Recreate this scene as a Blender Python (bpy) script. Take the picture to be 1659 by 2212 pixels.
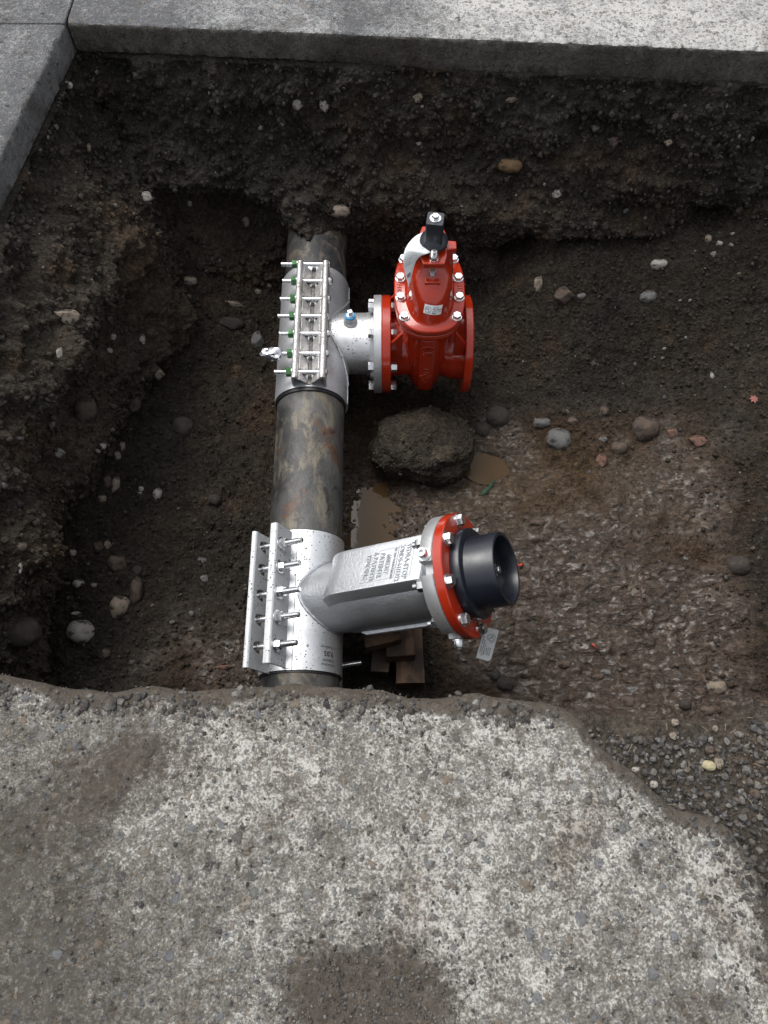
import bpy, bmesh, math, random
import numpy as np
from mathutils import Vector, Matrix
from mathutils.bvhtree import BVHTree

for o in list(bpy.data.objects):
    bpy.data.objects.remove(o)
SC = bpy.context.scene
COL = SC.collection
R = math.radians
random.seed(7)
rng = np.random.default_rng(7)

# ------------------------------------------------------------------ camera, sky, sun, exposure
CAM = Vector((0.0, 0.0, 1.45))
PITCH = R(66.2)                      # below the horizon
cd = bpy.data.cameras.new('camera')
cam = bpy.data.objects.new('camera', cd)
COL.objects.link(cam)
cam.location = CAM
cam.rotation_euler = (math.pi / 2 - PITCH, 0, 0)
cd.sensor_fit = 'VERTICAL'
cd.sensor_height = 34.6
cd.lens = 34.6 * 1534.0 / 2212.0
cd.clip_start = 0.02
cd.clip_end = 400
SC.camera = cam

w = bpy.data.worlds.new('World')
SC.world = w
w.use_nodes = True
wn = w.node_tree
wn.nodes.clear()
SUN_EL, SUN_AZ = R(58), R(-40)
sky = wn.nodes.new('ShaderNodeTexSky')
sky.sky_type = 'NISHITA'
sky.sun_disc = False
sky.sun_elevation = SUN_EL
sky.sun_rotation = SUN_AZ
sky.air_density = 1.5
sky.dust_density = 5.0
hs = wn.nodes.new('ShaderNodeHueSaturation')
hs.inputs['Saturation'].default_value = 0.22
bg = wn.nodes.new('ShaderNodeBackground')
bg.inputs['Strength'].default_value = 0.15
wo = wn.nodes.new('ShaderNodeOutputWorld')
wn.links.new(sky.outputs[0], hs.inputs['Color'])
wn.links.new(hs.outputs[0], bg.inputs['Color'])
wn.links.new(bg.outputs[0], wo.inputs['Surface'])

ld = bpy.data.lights.new('sun', 'SUN')
ld.energy = 1.1
ld.angle = R(36)
ld.color = (1.0, 0.98, 0.95)
sun = bpy.data.objects.new('sun', ld)
COL.objects.link(sun)
sd = Vector((math.sin(SUN_AZ) * math.cos(SUN_EL), math.cos(SUN_AZ) * math.cos(SUN_EL), math.sin(SUN_EL)))
sun.rotation_euler = sd.to_track_quat('Z', 'Y').to_euler()
sun.location = (0, 0, 6)

SC.view_settings.view_transform = 'Standard'
SC.view_settings.look = 'None'
SC.view_settings.gamma = 1.0
SC.view_settings.use_curve_mapping = False
SC.view_settings.exposure = 0.5
SC.render.engine = 'CYCLES'
SC.cycles.use_denoising = True
SC.cycles.max_bounces = 7
SC.cycles.diffuse_bounces = 3
SC.cycles.glossy_bounces = 3
SC.cycles.caustics_reflective = False
SC.cycles.caustics_refractive = False

# ------------------------------------------------------------------ layout helper: a point of the place seen at (px, py) on a level plane
cP, sP = math.cos(PITCH), math.sin(PITCH)
def ray(px, py):
    u = (px - 829.5) / 1534.0
    v = (1106 - py) / 1534.0
    return Vector((u, cP + v * sP, -sP + v * cP))
def at_z(px, py, z):
    d = ray(px, py)
    return CAM + d * ((z - CAM.z) / d.z)
def at_y(px, py, y):
    d = ray(px, py)
    return CAM + d * (y / d.y)

# ------------------------------------------------------------------ scene bookkeeping
def props(o, label=None, cat=None, group=None, kind=None):
    if label: o['label'] = label
    if cat: o['category'] = cat
    if group: o['group'] = group
    if kind: o['kind'] = kind
    return o
def thing(name, loc, label, cat, group=None):
    o = bpy.data.objects.new(name, None)
    o.empty_display_size = 0.1
    COL.objects.link(o)
    o.location = loc
    return props(o, label, cat, group)
def wloc(o):
    p = Vector((0, 0, 0))
    while o:
        p += o.location
        o = o.parent
    return p

class MB:
    def __init__(s):
        s.v, s.f = [], []
    def add(s, vs, fs, M=None):
        b = len(s.v)
        if M is not None:
            vs = [M @ Vector(p) for p in vs]
        s.v.extend([tuple(p) for p in vs])
        s.f.extend([tuple(i + b for i in f) for f in fs])
        return s
    def lathe(s, prof, n=48, M=None, cap0=True, cap1=True):
        vs, fs = [], []
        for r, h in prof:
            for k in range(n):
                a = 2 * math.pi * k / n
                vs.append((r * math.cos(a), r * math.sin(a), h))
        m = len(prof)
        for i in range(m - 1):
            for k in range(n):
                k2 = (k + 1) % n
                fs.append((i * n + k, i * n + k2, (i + 1) * n + k2, (i + 1) * n + k))
        if cap0: fs.append(tuple(range(n - 1, -1, -1)))
        if cap1: fs.append(tuple((m - 1) * n + k for k in range(n)))
        return s.add(vs, fs, M)
    def ring(s, ro, ri, h0, h1, n=64, M=None, b=0.0015):
        prof = [(ri, h0), (ro - b, h0), (ro, h0 + b), (ro, h1 - b), (ro - b, h1), (ri + b, h1), (ri, h1 - b), (ri, h0)]
        return s.lathe(prof, n, M, False, False)
    def prism(s, poly, h0, h1, M=None):
        n = len(poly)
        vs = [(x, y, h0) for x, y in poly] + [(x, y, h1) for x, y in poly]
        fs = [tuple(range(n - 1, -1, -1)), tuple(range(n, 2 * n))]
        fs += [(k, (k + 1) % n, n + (k + 1) % n, n + k) for k in range(n)]
        return s.add(vs, fs, M)
    def loft(s, secs, cap0=True, cap1=True, M=None):
        n = len(secs[0])
        vs = [p for q in secs for p in q]
        fs = []
        for i in range(len(secs) - 1):
            for k in range(n):
                k2 = (k + 1) % n
                fs.append((i * n + k, i * n + k2, (i + 1) * n + k2, (i + 1) * n + k))
        if cap0: fs.append(tuple(range(n - 1, -1, -1)))
        if cap1: fs.append(tuple((len(secs) - 1) * n + k for k in range(n)))
        return s.add(vs, fs, M)
    def box(s, x0, x1, y0, y1, z0, z1, M=None):
        return s.prism([(x0, y0), (x1, y0), (x1, y1), (x0, y1)], z0, z1, M)
    def tube(s, pts, r, n=8, taper=None):
        pts = [Vector(p) for p in pts]
        secs = []
        for i, p in enumerate(pts):
            d = (pts[min(i + 1, len(pts) - 1)] - pts[max(i - 1, 0)]).normalized()
            a = d.orthogonal().normalized() if i == 0 else (pa - d * pa.dot(d)).normalized()
            pa = a
            b = d.cross(a)
            rr = r * (taper[i] if taper else 1)
            secs.append([p + a * rr * math.cos(2 * math.pi * k / n) + b * rr * math.sin(2 * math.pi * k / n) for k in range(n)])
        return s.loft(secs)
    def mesh(s, name, ang=32):
        me = bpy.data.meshes.new(name)
        me.from_pydata(s.v, [], s.f)
        bm = bmesh.new(); bm.from_mesh(me)
        bmesh.ops.recalc_face_normals(bm, faces=bm.faces)
        bm.to_mesh(me); bm.free()
        me.polygons.foreach_set('use_smooth', [True] * len(me.polygons))
        me.set_sharp_from_angle(angle=R(ang))
        me.update()
        return me

def frame(o, z, x=None):
    z = Vector(z).normalized()
    x = Vector(x) if x is not None else z.orthogonal()
    x = (x - z * x.dot(z)).normalized()
    y = z.cross(x)
    return Matrix(((x.x, y.x, z.x, o[0]), (x.y, y.y, z.y, o[1]), (x.z, y.z, z.z, o[2]), (0, 0, 0, 1)))

def part(name, mb, mat, parent=None, bevel=0, ang=32, label=None):
    """a mesh given in world coordinates, linked as one object under parent"""
    p = wloc(parent) if parent else Vector((0, 0, 0))
    if isinstance(mb, MB):
        mb.v = [(a - p.x, b - p.y, c - p.z) for a, b, c in mb.v]
        me = mb.mesh(name, ang)
    else:
        me = mb
    me.materials.append(mat)
    o = bpy.data.objects.new(name, me)
    COL.objects.link(o)
    o.parent = parent
    if bevel:
        m = o.modifiers.new('bevel', 'BEVEL'); m.width = bevel; m.segments = 2
        m.limit_method = 'ANGLE'; m.angle_limit = R(40); m.harden_normals = False
    if label: o['label'] = label
    return o
def inst(name, me, M, parent=None, label=None):
    """an object sharing the mesh me, standing at world matrix M under parent (an unrotated parent)"""
    o = bpy.data.objects.new(name, me)
    COL.objects.link(o)
    o.parent = parent
    o.matrix_local = Matrix.Translation(-(wloc(parent) if parent else Vector())) @ M
    if label: o['label'] = label
    return o
def sub(name, me, L, parent):
    """a sub-part placed by the local matrix L of its (possibly turned) parent part"""
    o = bpy.data.objects.new(name, me)
    COL.objects.link(o)
    o.parent = parent
    o.matrix_local = L
    return o

def text_mb(mb, s, size, M, depth=0.0015, align='CENTER', bold=0.0):
    c = bpy.data.curves.new('t', 'FONT')
    c.body = s; c.size = size; c.extrude = depth; c.align_x = align; c.align_y = 'CENTER'
    c.offset = bold
    c.resolution_u = 2
    o = bpy.data.objects.new('t', c)
    COL.objects.link(o)
    bpy.context.view_layer.update()
    me = bpy.data.meshes.new_from_object(o.evaluated_get(bpy.context.evaluated_depsgraph_get()))
    mb.add([v.co[:] for v in me.vertices], [tuple(p.vertices) for p in me.polygons], M)
    bpy.data.objects.remove(o); bpy.data.meshes.remove(me); bpy.data.curves.remove(c)

# ------------------------------------------------------------------ numeric noise
U = np.uint32
def hsh(ix, iy, iz, seed):
    h = (ix.astype(np.int64).astype(U) * U(374761393)) ^ (iy.astype(np.int64).astype(U) * U(668265263)) ^ (iz.astype(np.int64).astype(U) * U(2246822519))
    h = h + U((seed * 2654435761) & 0xffffffff)
    h ^= h >> U(15); h *= U(2246822519); h ^= h >> U(13); h *= U(3266489917); h ^= h >> U(16)
    return h.astype(np.float32) / np.float32(4294967296.0)
def vn(p, seed=0):
    i = np.floor(p).astype(np.int64)
    f = (p - i).astype(np.float32)
    f = f * f * f * (f * (f * 6 - 15) + 10)
    out = 0
    for dx in (0, 1):
        wx = f[:, 0] if dx else 1 - f[:, 0]
        for dy in (0, 1):
            wy = f[:, 1] if dy else 1 - f[:, 1]
            for dz in (0, 1):
                wz = f[:, 2] if dz else 1 - f[:, 2]
                out = out + wx * wy * wz * hsh(i[:, 0] + dx, i[:, 1] + dy, i[:, 2] + dz, seed)
    return out * 2 - 1
def fbm(p, scale, octv=4, seed=0, gain=0.5):
    q = p / scale
    a, s, t = 1.0, 0, 0
    for k in range(octv):
        s = s + a * vn(q + 17.3 * k, seed + k)
        t += a
        a *= gain
        q = q * 2.03
    return s / t
def lumps(p, size, seed, density=1.0, rmin=0.25, rmax=0.5):
    """rounded lumps: height of hemispheres sitting in random cells, and a random id of the one on top"""
    q = p / size
    b = np.floor(q - 0.5).astype(np.int64)
    best = np.zeros(len(p), np.float32); ident = np.zeros(len(p), np.float32)
    for dx in (0, 1):
        for dy in (0, 1):
            for dz in (0, 1):
                c = b + np.array([dx, dy, dz])
                r1 = hsh(c[:, 0], c[:, 1], c[:, 2], seed)
                cx = c[:, 0] + 0.25 + 0.5 * hsh(c[:, 0], c[:, 1], c[:, 2], seed + 1)
                cy = c[:, 1] + 0.25 + 0.5 * hsh(c[:, 0], c[:, 1], c[:, 2], seed + 2)
                cz = c[:, 2] + 0.25 + 0.5 * hsh(c[:, 0], c[:, 1], c[:, 2], seed + 3)
                r = np.where(r1 < density, rmin + (rmax - rmin) * (r1 / density), 0)
                h = np.sqrt(np.maximum(r * r - ((q[:, 0] - cx) ** 2 + (q[:, 1] - cy) ** 2 + (q[:, 2] - cz) ** 2), 0))
                m = h > best
                best = np.where(m, h, best); ident = np.where(m, hsh(c[:, 0], c[:, 1], c[:, 2], seed + 4), ident)
    return best * size, ident
def ss(a, b, x):
    t = np.clip((x - a) / (b - a), 0, 1)
    return t * t * (3 - 2 * t)
def gs(x, y, cx, cy, sx, sy):
    return np.exp(-((x - cx) / sx) ** 2 - ((y - cy) / sy) ** 2)

def grid_mesh(name, V, nu, nv, mat, attrs=None, mask=None, flip=False, smooth=True):
    """V is (nu*nv,3), row-major over nu rows of nv"""
    idx = np.arange(nu * nv).reshape(nu, nv)
    q = np.stack([idx[:-1, :-1], idx[1:, :-1], idx[1:, 1:], idx[:-1, 1:]], -1).reshape(-1, 4)
    if flip: q = q[:, ::-1]
    if mask is not None:
        q = q[mask[q].all(1)]
        used = np.zeros(len(V), bool); used[q.ravel()] = True
        remap = np.cumsum(used) - 1
        q = remap[q]; V = V[used]
        attrs = {k: a[used] for k, a in (attrs or {}).items()}
    return raw_mesh(name, V, q, mat, attrs, smooth), V, q
def raw_mesh(name, V, q, mat, attrs=None, smooth=True):
    me = bpy.data.meshes.new(name)
    n, k = q.shape
    me.vertices.add(len(V)); me.vertices.foreach_set('co', np.ascontiguousarray(V, np.float32).ravel())
    me.loops.add(n * k); me.loops.foreach_set('vertex_index', np.ascontiguousarray(q, np.int32).ravel())
    me.polygons.add(n); me.polygons.foreach_set('loop_start', np.arange(0, n * k, k, dtype=np.int32))
    me.polygons.foreach_set('use_smooth', np.full(n, smooth))
    me.update(calc_edges=True)
    for key, a in (attrs or {}).items():
        if a.ndim == 2:
            at = me.attributes.new(key, 'FLOAT_COLOR', 'POINT')
            c = np.ones((len(V), 4), np.float32); c[:, :3] = a
            at.data.foreach_set('color', c.ravel())
        else:
            at = me.attributes.new(key, 'FLOAT', 'POINT')
            at.data.foreach_set('value', a.astype(np.float32))
    me.validate()
    me.materials.append(mat)
    return me
def normals(V, nu, nv):
    G = V.reshape(nu, nv, 3)
    n = np.cross(np.gradient(G, axis=0), np.gradient(G, axis=1)).reshape(-1, 3)
    return n / (np.linalg.norm(n, axis=1, keepdims=True) + 1e-12)

# ------------------------------------------------------------------ materials
class NT:
    def __init__(s, name):
        s.m = bpy.data.materials.new(name); s.m.use_nodes = True
        s.t = s.m.node_tree; s.t.nodes.clear()
    def n(s, typ, ins=None, **pr):
        nd = s.t.nodes.new('ShaderNode' + typ)
        for k, v in pr.items(): setattr(nd, k, v)
        for k, v in (ins or {}).items():
            sock = nd.inputs[k]
            if isinstance(v, bpy.types.NodeSocket): s.t.links.new(v, sock)
            else: sock.default_value = v
        return nd
    def coord(s, which='Object'): return s.n('TexCoord').outputs[which]
    def noise(s, co, scale, detail=4, rough=0.5, dist=0.0):
        return s.n('TexNoise', {'Vector': co, 'Scale': scale, 'Detail': detail, 'Roughness': rough, 'Distortion': dist}).outputs['Fac']
    def voro(s, co, scale, feature='F1', rand=1.0):
        return s.n('TexVoronoi', {'Vector': co, 'Scale': scale, 'Randomness': rand}, feature=feature)
    def ramp(s, f, a, b, lo=0.0, hi=1.0):
        return s.n('MapRange', {'Value': f, 'From Min': a, 'From Max': b, 'To Min': lo, 'To Max': hi}, clamp=True, interpolation_type='SMOOTHSTEP').outputs[0]
    def mix(s, f, a, b, mode='MIX'):
        nd = s.n('Mix', data_type='RGBA', blend_type=mode)
        for i, v in ((0, f), (6, a), (7, b)):
            if isinstance(v, bpy.types.NodeSocket): s.t.links.new(v, nd.inputs[i])
            elif i: nd.inputs[i].default_value = (*v, 1) if len(v) == 3 else v
            else: nd.inputs[i].default_value = v
        return nd.outputs[2]
    def math(s, op, a, b=0.0, c=0.0):
        nd = s.n('Math', operation=op)
        for i, v in enumerate((a, b, c)):
            if isinstance(v, bpy.types.NodeSocket): s.t.links.new(v, nd.inputs[i])
            else: nd.inputs[i].default_value = v
        return nd.outputs[0]
    def attr(s, name): return s.n('Attribute', attribute_name=name)
    def bump(s, h, dist, strength=1.0, normal=None):
        i = {'Height': h, 'Distance': dist, 'Strength': strength}
        if normal is not None: i['Normal'] = normal
        return s.n('Bump', i).outputs[0]
    def out(s, color, rough, metal=0.0, normal=None, spec=0.5, coat=0.0, **ex):
        i = {'Base Color': color if isinstance(color, bpy.types.NodeSocket) else (*color, 1), 'Roughness': rough, 'Metallic': metal, 'Specular IOR Level': spec, 'Coat Weight': coat, 'Coat Roughness': 0.08}
        if normal is not None: i['Normal'] = normal
        i.update(ex)
        b = s.n('BsdfPrincipled', i)
        s.t.links.new(b.outputs[0], s.n('OutputMaterial').inputs['Surface'])
        return s.m

def simple(name, col, rough=0.5, metal=0.0, **k):
    t = NT(name); return t.out(col, rough, metal, **k)

def soil_mat(name):
    t = NT(name); co = t.coord()
    base = t.attr('tint').outputs['Color']; wet = t.attr('wet').outputs['Fac']
    n1 = t.noise(co, 70, 6, 0.65); n2 = t.noise(co, 260, 4, 0.7)
    v = t.voro(co, 95); vd = v.outputs['Distance']
    c = t.mix(t.ramp(n1, 0.35, 0.7), t.mix(1.0, base, (0.55, 0.55, 0.55), 'MULTIPLY'), t.mix(1.0, base, (1.35, 1.33, 1.3), 'MULTIPLY'))
    spk = t.math('MULTIPLY', t.ramp(v.outputs['Color'], 0.86, 0.9), t.ramp(vd, 0.45, 0.25))
    c = t.mix(t.math('MULTIPLY', spk, 0.5), c, (0.12, 0.105, 0.09))
    h = t.math('ADD', t.math('MULTIPLY', n1, 1.0), t.math('MULTIPLY', n2, 0.35))
    h = t.math('SUBTRACT', h, t.math('MULTIPLY', vd, 0.5))
    wn_ = t.ramp(t.noise(co, 26, 6, 0.7), 0.36, 0.56)
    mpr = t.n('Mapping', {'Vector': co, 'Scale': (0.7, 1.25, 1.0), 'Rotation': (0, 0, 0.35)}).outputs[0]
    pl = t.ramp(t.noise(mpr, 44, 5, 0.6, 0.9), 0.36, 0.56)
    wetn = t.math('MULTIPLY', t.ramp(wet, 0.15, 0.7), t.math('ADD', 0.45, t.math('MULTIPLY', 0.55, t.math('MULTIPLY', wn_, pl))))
    c = t.mix(t.math('MULTIPLY', t.math('MULTIPLY', wet, t.math('SUBTRACT', 1.0, pl)), 0.5), c, t.mix(1.0, c, (0.45, 0.42, 0.4), 'MULTIPLY'))  # crevice shade painted into the mud colour between the raised plateaus
    vf = t.voro(co, 170).outputs['Distance']
    h = t.math('SUBTRACT', h, t.math('MULTIPLY', vf, 0.3))
    nm = t.bump(h, 0.013, 1.0)
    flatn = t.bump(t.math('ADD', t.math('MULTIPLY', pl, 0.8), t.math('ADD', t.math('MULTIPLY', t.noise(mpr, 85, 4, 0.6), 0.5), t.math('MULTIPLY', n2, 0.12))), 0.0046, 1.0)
    mixn = t.n('Mix', data_type='VECTOR')
    t.t.links.new(wetn, mixn.inputs[0]); t.t.links.new(nm, mixn.inputs[4]); t.t.links.new(flatn, mixn.inputs[5])
    rough = t.math('SUBTRACT', 0.9, t.math('ADD', t.math('MULTIPLY', wetn, 0.42), t.math('MULTIPLY', wet, 0.12)))
    return t.out(c, rough, 0.0, mixn.outputs[1], spec=t.math('ADD', 0.12, t.math('MULTIPLY', wetn, 0.52)))

def concrete_mat(name, dark=(0.075, 0.068, 0.058), mid=(0.165, 0.155, 0.138), light=(0.45, 0.44, 0.412), agg=1.0, has_dirt=False, damp=False):
    t = NT(name); co = t.coord()
    wob = t.noise(co, 9, 4, 0.6)
    big = t.noise(co, 2.3, 5, 0.62, 0.4)
    f1 = t.noise(co, 210, 6, 0.72); f2 = t.noise(co, 62, 7, 0.72, 0.5)
    f3 = t.noise(co, 15, 6, 0.68, 0.5)
    g = t.math('ADD', t.math('MULTIPLY', f1, 0.55), t.math('ADD', t.math('MULTIPLY', f2, 0.38), t.math('MULTIPLY', f3, 0.24)))
    g = t.math('ADD', g, t.math('MULTIPLY', t.math('SUBTRACT', big, 0.5), 0.36))
    if has_dirt:   # worn paler where wheels ran
        g = t.math('ADD', g, t.math('MULTIPLY', t.attr('worn').outputs['Fac'], 0.07))
    if damp:   # the strip by the corner is still damp: darker and bluish
        sx = t.n('SeparateXYZ', {'Vector': co}).outputs[0]
        dmp = t.ramp(t.math('ADD', sx, t.math('MULTIPLY', t.math('SUBTRACT', big, 0.5), 1.2)), -1.0, 0.7)
        g = t.math('ADD', g, t.math('MULTIPLY', t.math('SUBTRACT', dmp, 0.55), 0.15))
    c = t.mix(t.ramp(g, 0.48, 0.60), dark, mid)
    c = t.mix(t.ramp(g, 0.585, 0.70), c, light)
    if damp: c = t.mix(t.math('MULTIPLY', t.math('SUBTRACT', 1.0, dmp), 0.35), c, t.mix(1.0, c, (0.8, 0.84, 0.92), 'MULTIPLY'))
    cd_ = t.n('VectorMath', {0: co, 1: t.n('VectorMath', {0: t.n('TexNoise', {'Vector': co, 'Scale': 40.0, 'Detail': 3.0}).outputs['Color'], 1: (0.016, 0.016, 0.016)}, operation='MULTIPLY').outputs[0]}, operation='ADD').outputs[0]
    va = t.voro(cd_, 34); vb = t.voro(cd_, 85)
    h = t.math('MULTIPLY', f1, 0.6)
    for vv, th, amt in ((va, 0.46, 0.85 * agg), (vb, 0.42, 0.7 * agg)):
        cc = t.n('SeparateColor', {'Color': vv.outputs['Color']})
        stone = t.mix(cc.outputs[0], (0.07, 0.067, 0.062), (0.24, 0.235, 0.225))
        stone = t.mix(t.ramp(cc.outputs[1], 0.75, 0.8), stone, (0.16, 0.13, 0.1))
        stone = t.mix(t.ramp(cc.outputs[1], 0.3, 0.22), stone, (0.125, 0.13, 0.14))
        pick = t.math('MULTIPLY', t.ramp(cc.outputs[2], 0.5, 0.55), t.ramp(t.math('ADD', vv.outputs['Distance'], t.math('MULTIPLY', t.math('SUBTRACT', f1, 0.5), 0.5)), th, th - 0.12))
        c = t.mix(t.math('MULTIPLY', pick, amt), c, stone)
        h = t.math('ADD', h, t.math('MULTIPLY', pick, 0.5))
    # pits and damp spots
    pit = t.ramp(t.noise(co, 36, 6, 0.66), 0.62, 0.68)
    c = t.mix(t.math('MULTIPLY', pit, 0.75), c, (0.045, 0.038, 0.033))
    h = t.math('SUBTRACT', h, t.math('MULTIPLY', pit, 0.9))
    vs_ = t.voro(cd_, 19)
    sp3 = t.math('MULTIPLY', t.ramp(vs_.outputs['Color'], 0.80, 0.84), t.ramp(vs_.outputs['Distance'], 0.34, 0.2))
    c = t.mix(t.math('MULTIPLY', sp3, 0.75 if has_dirt else 0.3), c, (0.05, 0.04, 0.032))
    st = t.ramp(t.noise(co, 4.3, 6, 0.6, 0.5), 0.54, 0.68)
    c = t.mix(t.math('MULTIPLY', st, 0.62), c, t.mix(1.0, c, (0.5, 0.44, 0.38), 'MULTIPLY'))
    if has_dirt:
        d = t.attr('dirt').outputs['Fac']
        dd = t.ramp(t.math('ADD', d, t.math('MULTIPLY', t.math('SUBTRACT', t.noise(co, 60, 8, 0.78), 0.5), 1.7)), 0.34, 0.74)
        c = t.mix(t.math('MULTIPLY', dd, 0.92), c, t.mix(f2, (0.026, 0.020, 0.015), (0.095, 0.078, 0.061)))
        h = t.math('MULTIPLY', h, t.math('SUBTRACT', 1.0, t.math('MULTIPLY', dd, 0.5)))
    h = t.math('ADD', h, t.math('MULTIPLY', f2, 0.8))
    nm = t.bump(h, 0.006, 0.9)
    return t.out(c, t.math('SUBTRACT', 0.92, t.math('MULTIPLY', f2, 0.15)), 0, nm, spec=0.3)

def steel_mat(name, base=(0.6, 0.61, 0.62), rough=0.36, speck=0.5, smear=0.35, metal=1.0, grain=0.0, mud=(0.05, 0.04, 0.033), scale=1.0):
    t = NT(name); co = t.coord()
    n = t.noise(co, 14 * scale, 5, 0.6); nf = t.noise(co, 160 * scale, 4, 0.7)
    c = t.mix(n, tuple(x * 0.78 for x in base), tuple(min(x * 1.12, 1) for x in base))
    cw = t.n('VectorMath', {0: co, 1: t.n('VectorMath', {0: t.n('TexNoise', {'Vector': co, 'Scale': 300.0, 'Detail': 2.0}).outputs['Color'], 1: (0.004, 0.004, 0.004)}, operation='MULTIPLY').outputs[0]}, operation='ADD').outputs[0]
    v = t.voro(cw, 135 * scale); v2 = t.voro(cw, 58 * scale)
    dens = t.ramp(n, 0.3, 0.55)
    s1 = t.math('MULTIPLY', t.ramp(v.outputs['Color'], 1 - 0.5 * speck, 1 - 0.5 * speck + 0.05), t.ramp(v.outputs['Distance'], 0.36, 0.24))
    s1 = t.math('MULTIPLY', s1, dens)
    s2 = t.math('MULTIPLY', t.ramp(v2.outputs['Color'], 0.86, 0.9), t.ramp(t.math('ADD', v2.outputs['Distance'], t.math('MULTIPLY', t.math('SUBTRACT', nf, 0.5), 0.6)), 0.27, 0.2))
    s2 = t.math('MULTIPLY', s2, speck)
    film = t.math('MULTIPLY', t.ramp(t.noise(co, 11 * scale, 7, 0.72, 0.8), 0.46, 0.64), smear)
    c = t.mix(film, c, (0.2, 0.185, 0.165))
    d = t.math('MAXIMUM', s1, s2)
    c = t.mix(d, c, mud)
    met = t.math('MULTIPLY', t.math('MULTIPLY', t.math('SUBTRACT', 1.0, d), t.math('SUBTRACT', 1.0, t.math('MULTIPLY', film, 0.7))), metal)
    rg = t.math('ADD', t.math('ADD', rough, t.math('MULTIPLY', d, 0.4)), t.math('MULTIPLY', t.math('SUBTRACT', nf, 0.5), 0.2))
    h = t.math('ADD', t.math('MULTIPLY', nf, 0.3 + grain), t.math('MULTIPLY', d, 0.6))
    return t.out(c, rg, met, t.bump(h, 0.0012, 0.5 + grain * 0.4))

def red_mat(name):
    t = NT(name); co = t.coord()
    n = t.noise(co, 20, 4, 0.6); nf = t.noise(co, 90, 4, 0.6)
    c = t.mix(n, (0.29, 0.017, 0.005), (0.42, 0.030, 0.008))
    v = t.voro(co, 210)
    sp = t.math('MULTIPLY', t.ramp(v.outputs['Color'], 0.87, 0.9), t.ramp(v.outputs['Distance'], 0.28, 0.18))
    c = t.mix(t.math('MULTIPLY', sp, 0.85), c, (0.05, 0.015, 0.01))
    du = t.math('MULTIPLY', t.ramp(t.noise(co, 24, 7, 0.72, 0.5), 0.55, 0.72), 0.3)
    c = t.mix(du, c, (0.07, 0.035, 0.025))
    return t.out(c, t.math('ADD', t.math('ADD', 0.17, t.math('MULTIPLY', du, 0.6)), t.math('MULTIPLY', sp, 0.4)), 0, t.bump(t.math('ADD', nf, t.math('MULTIPLY', sp, 0.4)), 0.0012, 0.5), spec=0.55, coat=0.35)

def pipe_mat():
    t = NT('old_pipe'); co = t.coord()
    mp = t.n('Mapping', {'Vector': co, 'Scale': (0.8, 0.5, 0.8), 'Rotation': (0, 0, 0.6)}).outputs[0]
    a = t.noise(mp, 5, 7, 0.68, 1.0); b = t.noise(mp, 13, 7, 0.7, 0.8); f = t.noise(co, 120, 5, 0.7)
    mp2 = t.n('Mapping', {'Vector': co, 'Scale': (60, 8, 60), 'Rotation': (0.3, 0.4, 0.7)}).outputs[0]
    st = t.noise(mp2, 1.0, 5, 0.65)
    c = t.mix(t.ramp(a, 0.38, 0.62), (0.018, 0.019, 0.021), (0.075, 0.074, 0.070))
    c = t.mix(t.math('MULTIPLY', t.ramp(b, 0.48, 0.62), t.ramp(st, 0.25, 0.6)), c, (0.145, 0.124, 0.09))
    c = t.mix(t.math('MULTIPLY', t.ramp(t.noise(co, 8, 5, 0.7), 0.58, 0.68), 0.85), c, (0.09, 0.038, 0.016))
    c = t.mix(t.math('MULTIPLY', t.ramp(t.noise(mp, 16, 7, 0.72, 0.6), 0.54, 0.62), 0.85), c, (0.016, 0.014, 0.013))
    c = t.mix(t.math('MULTIPLY', t.ramp(t.noise(co, 30, 6, 0.75), 0.56, 0.64), 0.7), c, (0.05, 0.038, 0.028))
    return t.out(c, t.math('ADD', 0.32, t.math('MULTIPLY', b, 0.35)), 0, t.bump(t.math('ADD', f, b), 0.003, 0.5), spec=0.5)

def wood_mat():
    t = NT('raw_timber'); co = t.coord()
    mp = t.n('Mapping', {'Vector': co, 'Scale': (1, 0.09, 1)}).outputs[0]
    w_ = t.n('TexWave', {'Vector': mp, 'Scale': 42, 'Distortion': 5, 'Detail': 3, 'Detail Scale': 1.5}, wave_type='RINGS', rings_direction='Y').outputs['Fac']
    f = t.noise(mp, 90, 5, 0.7)
    c = t.mix(w_, (0.075, 0.043, 0.027), (0.16, 0.098, 0.06))
    c = t.mix(t.ramp(t.noise(co, 14, 5, 0.6), 0.42, 0.6), c, (0.05, 0.036, 0.027))
    return t.out(c, 0.7, 0, t.bump(t.math('ADD', f, w_), 0.0015, 0.6), spec=0.3)

def stone_mat(name, a, b, mud=0.5, rough=0.6):
    t = NT(name); co = t.coord()
    rnd = t.n('ObjectInfo').outputs['Random']
    off = t.n('VectorMath', {0: co, 1: (7.1, 3.3, 9.7)}, operation='ADD').outputs[0]
    n = t.noise(off, 2.5, 5, 0.6); f = t.noise(co, 14, 5, 0.7)
    c = t.mix(n, a, b)
    c = t.mix(t.math('MULTIPLY', rnd, 0.5), c, t.mix(1.0, c, (0.62, 0.6, 0.58), 'MULTIPLY'))
    m = t.ramp(t.math('ADD', t.noise(co, 1.6, 6, 0.65), t.math('MULTIPLY', f, 0.25)), 0.72 - 0.35 * mud, 0.84 - 0.35 * mud)
    c = t.mix(m, c, (0.04, 0.033, 0.028))
    return t.out(c, t.math('ADD', rough, t.math('MULTIPLY', m, 0.2)), 0, t.bump(t.math('ADD', f, t.math('MULTIPLY', m, 0.8)), 0.08, 0.45), spec=0.4)

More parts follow.
